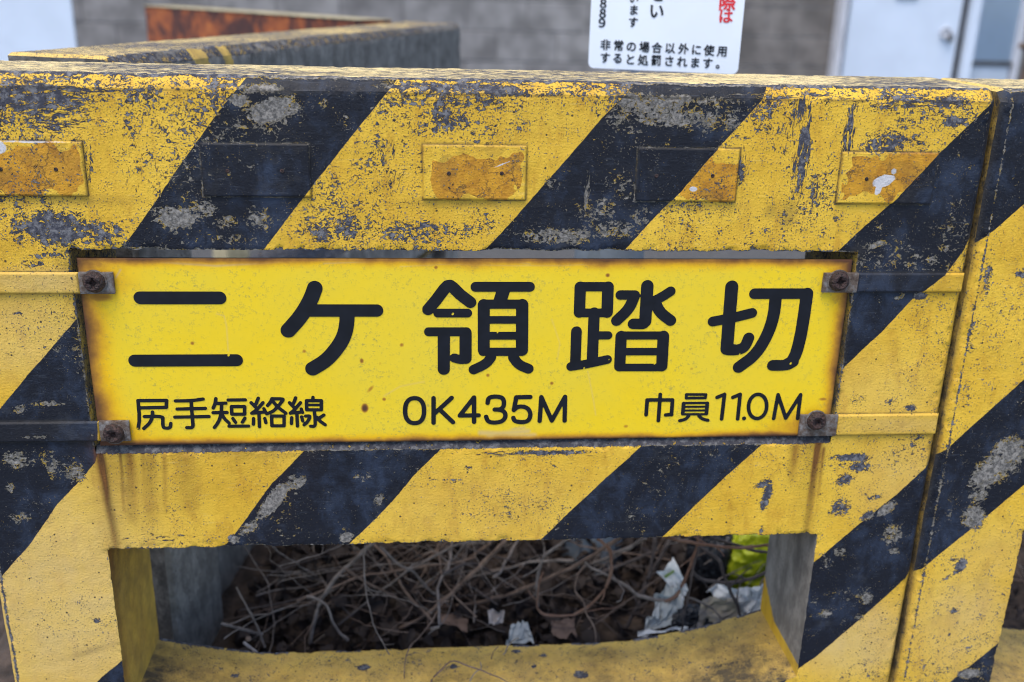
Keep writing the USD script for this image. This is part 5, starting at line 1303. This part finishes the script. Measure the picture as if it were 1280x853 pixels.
# ------------------------------------------------------------------ rubbish among the twigs
def crumple(px, Ys, nx, ny, amp, freq, seed, thick=.0004):
    c = np.array([atY(u, v, y) for (u, v), y in zip(px, Ys)])       # corners: top left, top right, bottom right, bottom left
    s, t = np.meshgrid(np.linspace(0, 1, nx), np.linspace(0, 1, ny), indexing='ij')
    p = (1 - s)[..., None] * ((1 - t)[..., None] * c[0] + t[..., None] * c[3]) + s[..., None] * ((1 - t)[..., None] * c[1] + t[..., None] * c[2])
    ridge = lambda q, k: 1 - 2 * np.abs(fbm(q, 3, seed=seed + k) - .5) * 2
    q = np.stack([s * freq, t * freq, 0 * s + seed], -1)
    p = p + np.stack([(ridge(q, k) - .5) * amp * (1.0 if k == 1 else .16) for k in range(3)], -1)
    n = grid_normals(p)
    F = grid_quads(nx, ny)
    k = nx * ny
    ed = [i * ny for i in range(nx)] + [(nx - 1) * ny + j for j in range(1, ny)] + [i * ny + ny - 1 for i in range(nx - 2, -1, -1)] + [j for j in range(ny - 2, 0, -1)]
    ed = np.array(ed); e2 = np.roll(ed, -1)
    return np.vstack([p.reshape(-1, 3), (p + n * thick).reshape(-1, 3)]), np.vstack([F[:, ::-1], F + k, np.stack([ed, e2, e2 + k, ed + k], -1)])


def film(name, col, rough=.35, trans=.25, col2=None, scale=40.0):
    g = Graph(); P = g.pos()
    c = g.mix(g.ss(g.noise(P, scale, 5.0, .65), .38, .62), col, col2 or tuple(np.array(col) * .75))
    p = g.add('principled_bsdf', base_color=c, roughness=rough)
    t = g.add('translucent_bsdf', color=c)
    mx = g.add('mix_closure', fac=trans, closure1='@' + p + '.BSDF', closure2='@' + t + '.BSDF')
    return usdkit.material(stage, '/World/Looks/' + name, g.nodes, g.links, surface=mx + '.closure')


F_WHITE = film('dirty_white_film', (.90, .90, .88), .4, .25, (.78, .79, .79))
F_GREY = film('milky_film', (.60, .63, .62), .35, .3, (.46, .49, .49), 25.0)
F_PAPER = film('white_paper', (.42, .39, .38), .8, .15, (.28, .24, .22), 60.0)
F_GREEN = film('lime_green_film', (.54, .60, .02), .4, .25, (.38, .45, .015), 15.0)
F_BLACK = film('black_film', (.015, .015, .018), .35, .05)
F_LINE = film('green_print', (.25, .38, .10), .5, .2)
F_RED = film('red_print', (.5, .03, .05), .5, .1)
F_BLUE = film('blue_print', (.05, .08, .2), .5, .1)
F_TAN = film('tan_wrapper', (.34, .29, .20), .45, .15, (.22, .20, .19), 30.0)
F_BROWNL = film('brown_leaf', (.20, .13, .095), .8, .15, (.12, .075, .055), 40.0)

tag(obj('paper_scrap', crumple(R2((885, 432), (985, 437), (968, 515), (890, 520)), (.26, .26, .24, .24), 14, 12, .010, 1.6, 3), F_PAPER, None, smooth=True), 'square white paper scrap with a pinkish upper edge below the long brown branch', 'paper')
tag(obj('paper_scrap', crumple(R2((1025, 520), (1120, 500), (1150, 625), (985, 632)), (.23, .24, .21, .20), 20, 18, .013, 1.9, 7), F_GREY, None, smooth=True), 'crumpled bluish white paper on the back edge of the base beam', 'paper')
sheet_ = thing('plastic_sheet', 'torn milky plastic sheet with a white top corner standing in the twigs', 'plastic')
obj('film', crumple(R4((240, 410), (400, 400), (395, 720), (130, 745)), (.27, .25, .21, .22), 24, 26, .022, 2.2, 12), F_GREY, sheet_, smooth=True)
obj('corner', crumple(R4((330, 250), (425, 470), (390, 520), (215, 355)), (.268, .245, .244, .262), 14, 12, .010, 1.6, 14), F_WHITE, sheet_, smooth=True)
obj('printed_line', crumple(R4((325, 330), (335, 345), (275, 385), (262, 372)), (.255, .254, .252, .253), 5, 4, .001, 1, 15), F_LINE, sheet_, smooth=True)
obj('hem', crumple(R4((90, 735), (420, 700), (420, 722), (92, 765)), (.20, .20, .195, .195), 14, 6, .008, 2.0, 16), F_WHITE, sheet_, smooth=True)
tag(obj('plastic_bag', crumple(R4((520, 440), (930, 425), (915, 650), (800, 650)), (.26, .225, .20, .215), 28, 18, .020, 2.4, 18), F_WHITE, None, smooth=True), 'white plastic bag spread beside the right post under the green bag', 'bag')
wr = thing('food_wrapper', 'patterned wrapper with red and blue print in front of the white bag', 'wrapper')
obj('film', crumple(R4((520, 505), (750, 520), (760, 660), (470, 690)), (.225, .212, .195, .20), 22, 16, .010, 2.0, 22), F_TAN, wr, smooth=True)
obj('red_mark', crumple(R4((640, 590), (700, 578), (708, 604), (632, 618)), (.212, .210, .207, .209), 6, 5, .002, 1, 24), F_RED, wr, smooth=True)
obj('blue_mark', crumple(R4((540, 680), (720, 650), (720, 675), (560, 712)), (.206, .203, .199, .2), 8, 5, .004, 1, 25), F_BLUE, wr, smooth=True)
obj('blue_mark', crumple(R4((560, 530), (620, 535), (635, 590), (570, 580)), (.226, .222, .216, .219), 6, 5, .002, 1, 27), F_BLUE, wr, smooth=True)


def lump(u, v, Y, rx, ry, rz, seed, amp):
    m = trimesh.creation.icosphere(5)
    d = m.vertices
    k = 1 + amp * (fbm(d * 1.6 + seed, 3, seed=seed) - .5) * 2 - amp * .9 * np.abs(fbm(d * 4.2 + seed, 3, seed=seed + 1) - .5) * 2
    c = atY(u, v, Y)
    vv = d * k[:, None] * [rx, ry, rz] + c
    vv[:, 2] = np.maximum(vv[:, 2], ZG + .004)
    return trimesh.Trimesh(vv, m.faces, process=False)


tag(obj('plastic_bag', lump(946, 694, .36, .064, .046, .076, 5, .36), F_GREEN, None, smooth=60), 'bright lime green plastic bag beside the right post', 'bag')
tag(obj('plastic_bag', lump(888, 690, .36, .040, .04, .058, 9, .25), F_BLACK, None, smooth=60), 'crumpled black plastic bag left of the lime green one', 'bag')
tag(obj('plastic_bag', lump(868, 780, .22, .034, .025, .030, 13, .35), F_BLACK, None, smooth=60), 'black torn plastic under the patterned wrapper on the base beam', 'bag')
tag(obj('large_leaf', crumple(R3((270, 620), (430, 630), (440, 740), (280, 750)), (.24, .25, .20, .20), 12, 10, .016, 1.8, 31), F_BROWNL, None, smooth=True), 'large curled tan dead leaf below the loop of brown twig', 'leaf')
tag(obj('large_leaf', crumple(R2((610, 455), (770, 470), (760, 540), (600, 530)), (.27, .28, .24, .24), 12, 10, .016, 1.8, 33), F_BROWNL, None, smooth=True), 'large reddish dead leaf under the thickest branch', 'leaf')
st = cyl(atY(*R1((582, 622))[0], .17), atY(*R1((660, 682))[0], .155), .0021, .0019, 10)
tag(obj('paper_stick', st, F_PAPER, None, smooth=40), 'short white stick on the back edge of the base beam at the left', 'stick')
tag(obj('acorn', lump(*R1((608, 600))[0], .165, .0040, .0040, .0036, 3, .06), T_BROWN, None, smooth=60), 'small orange brown nut beside the short white stick', 'nut')
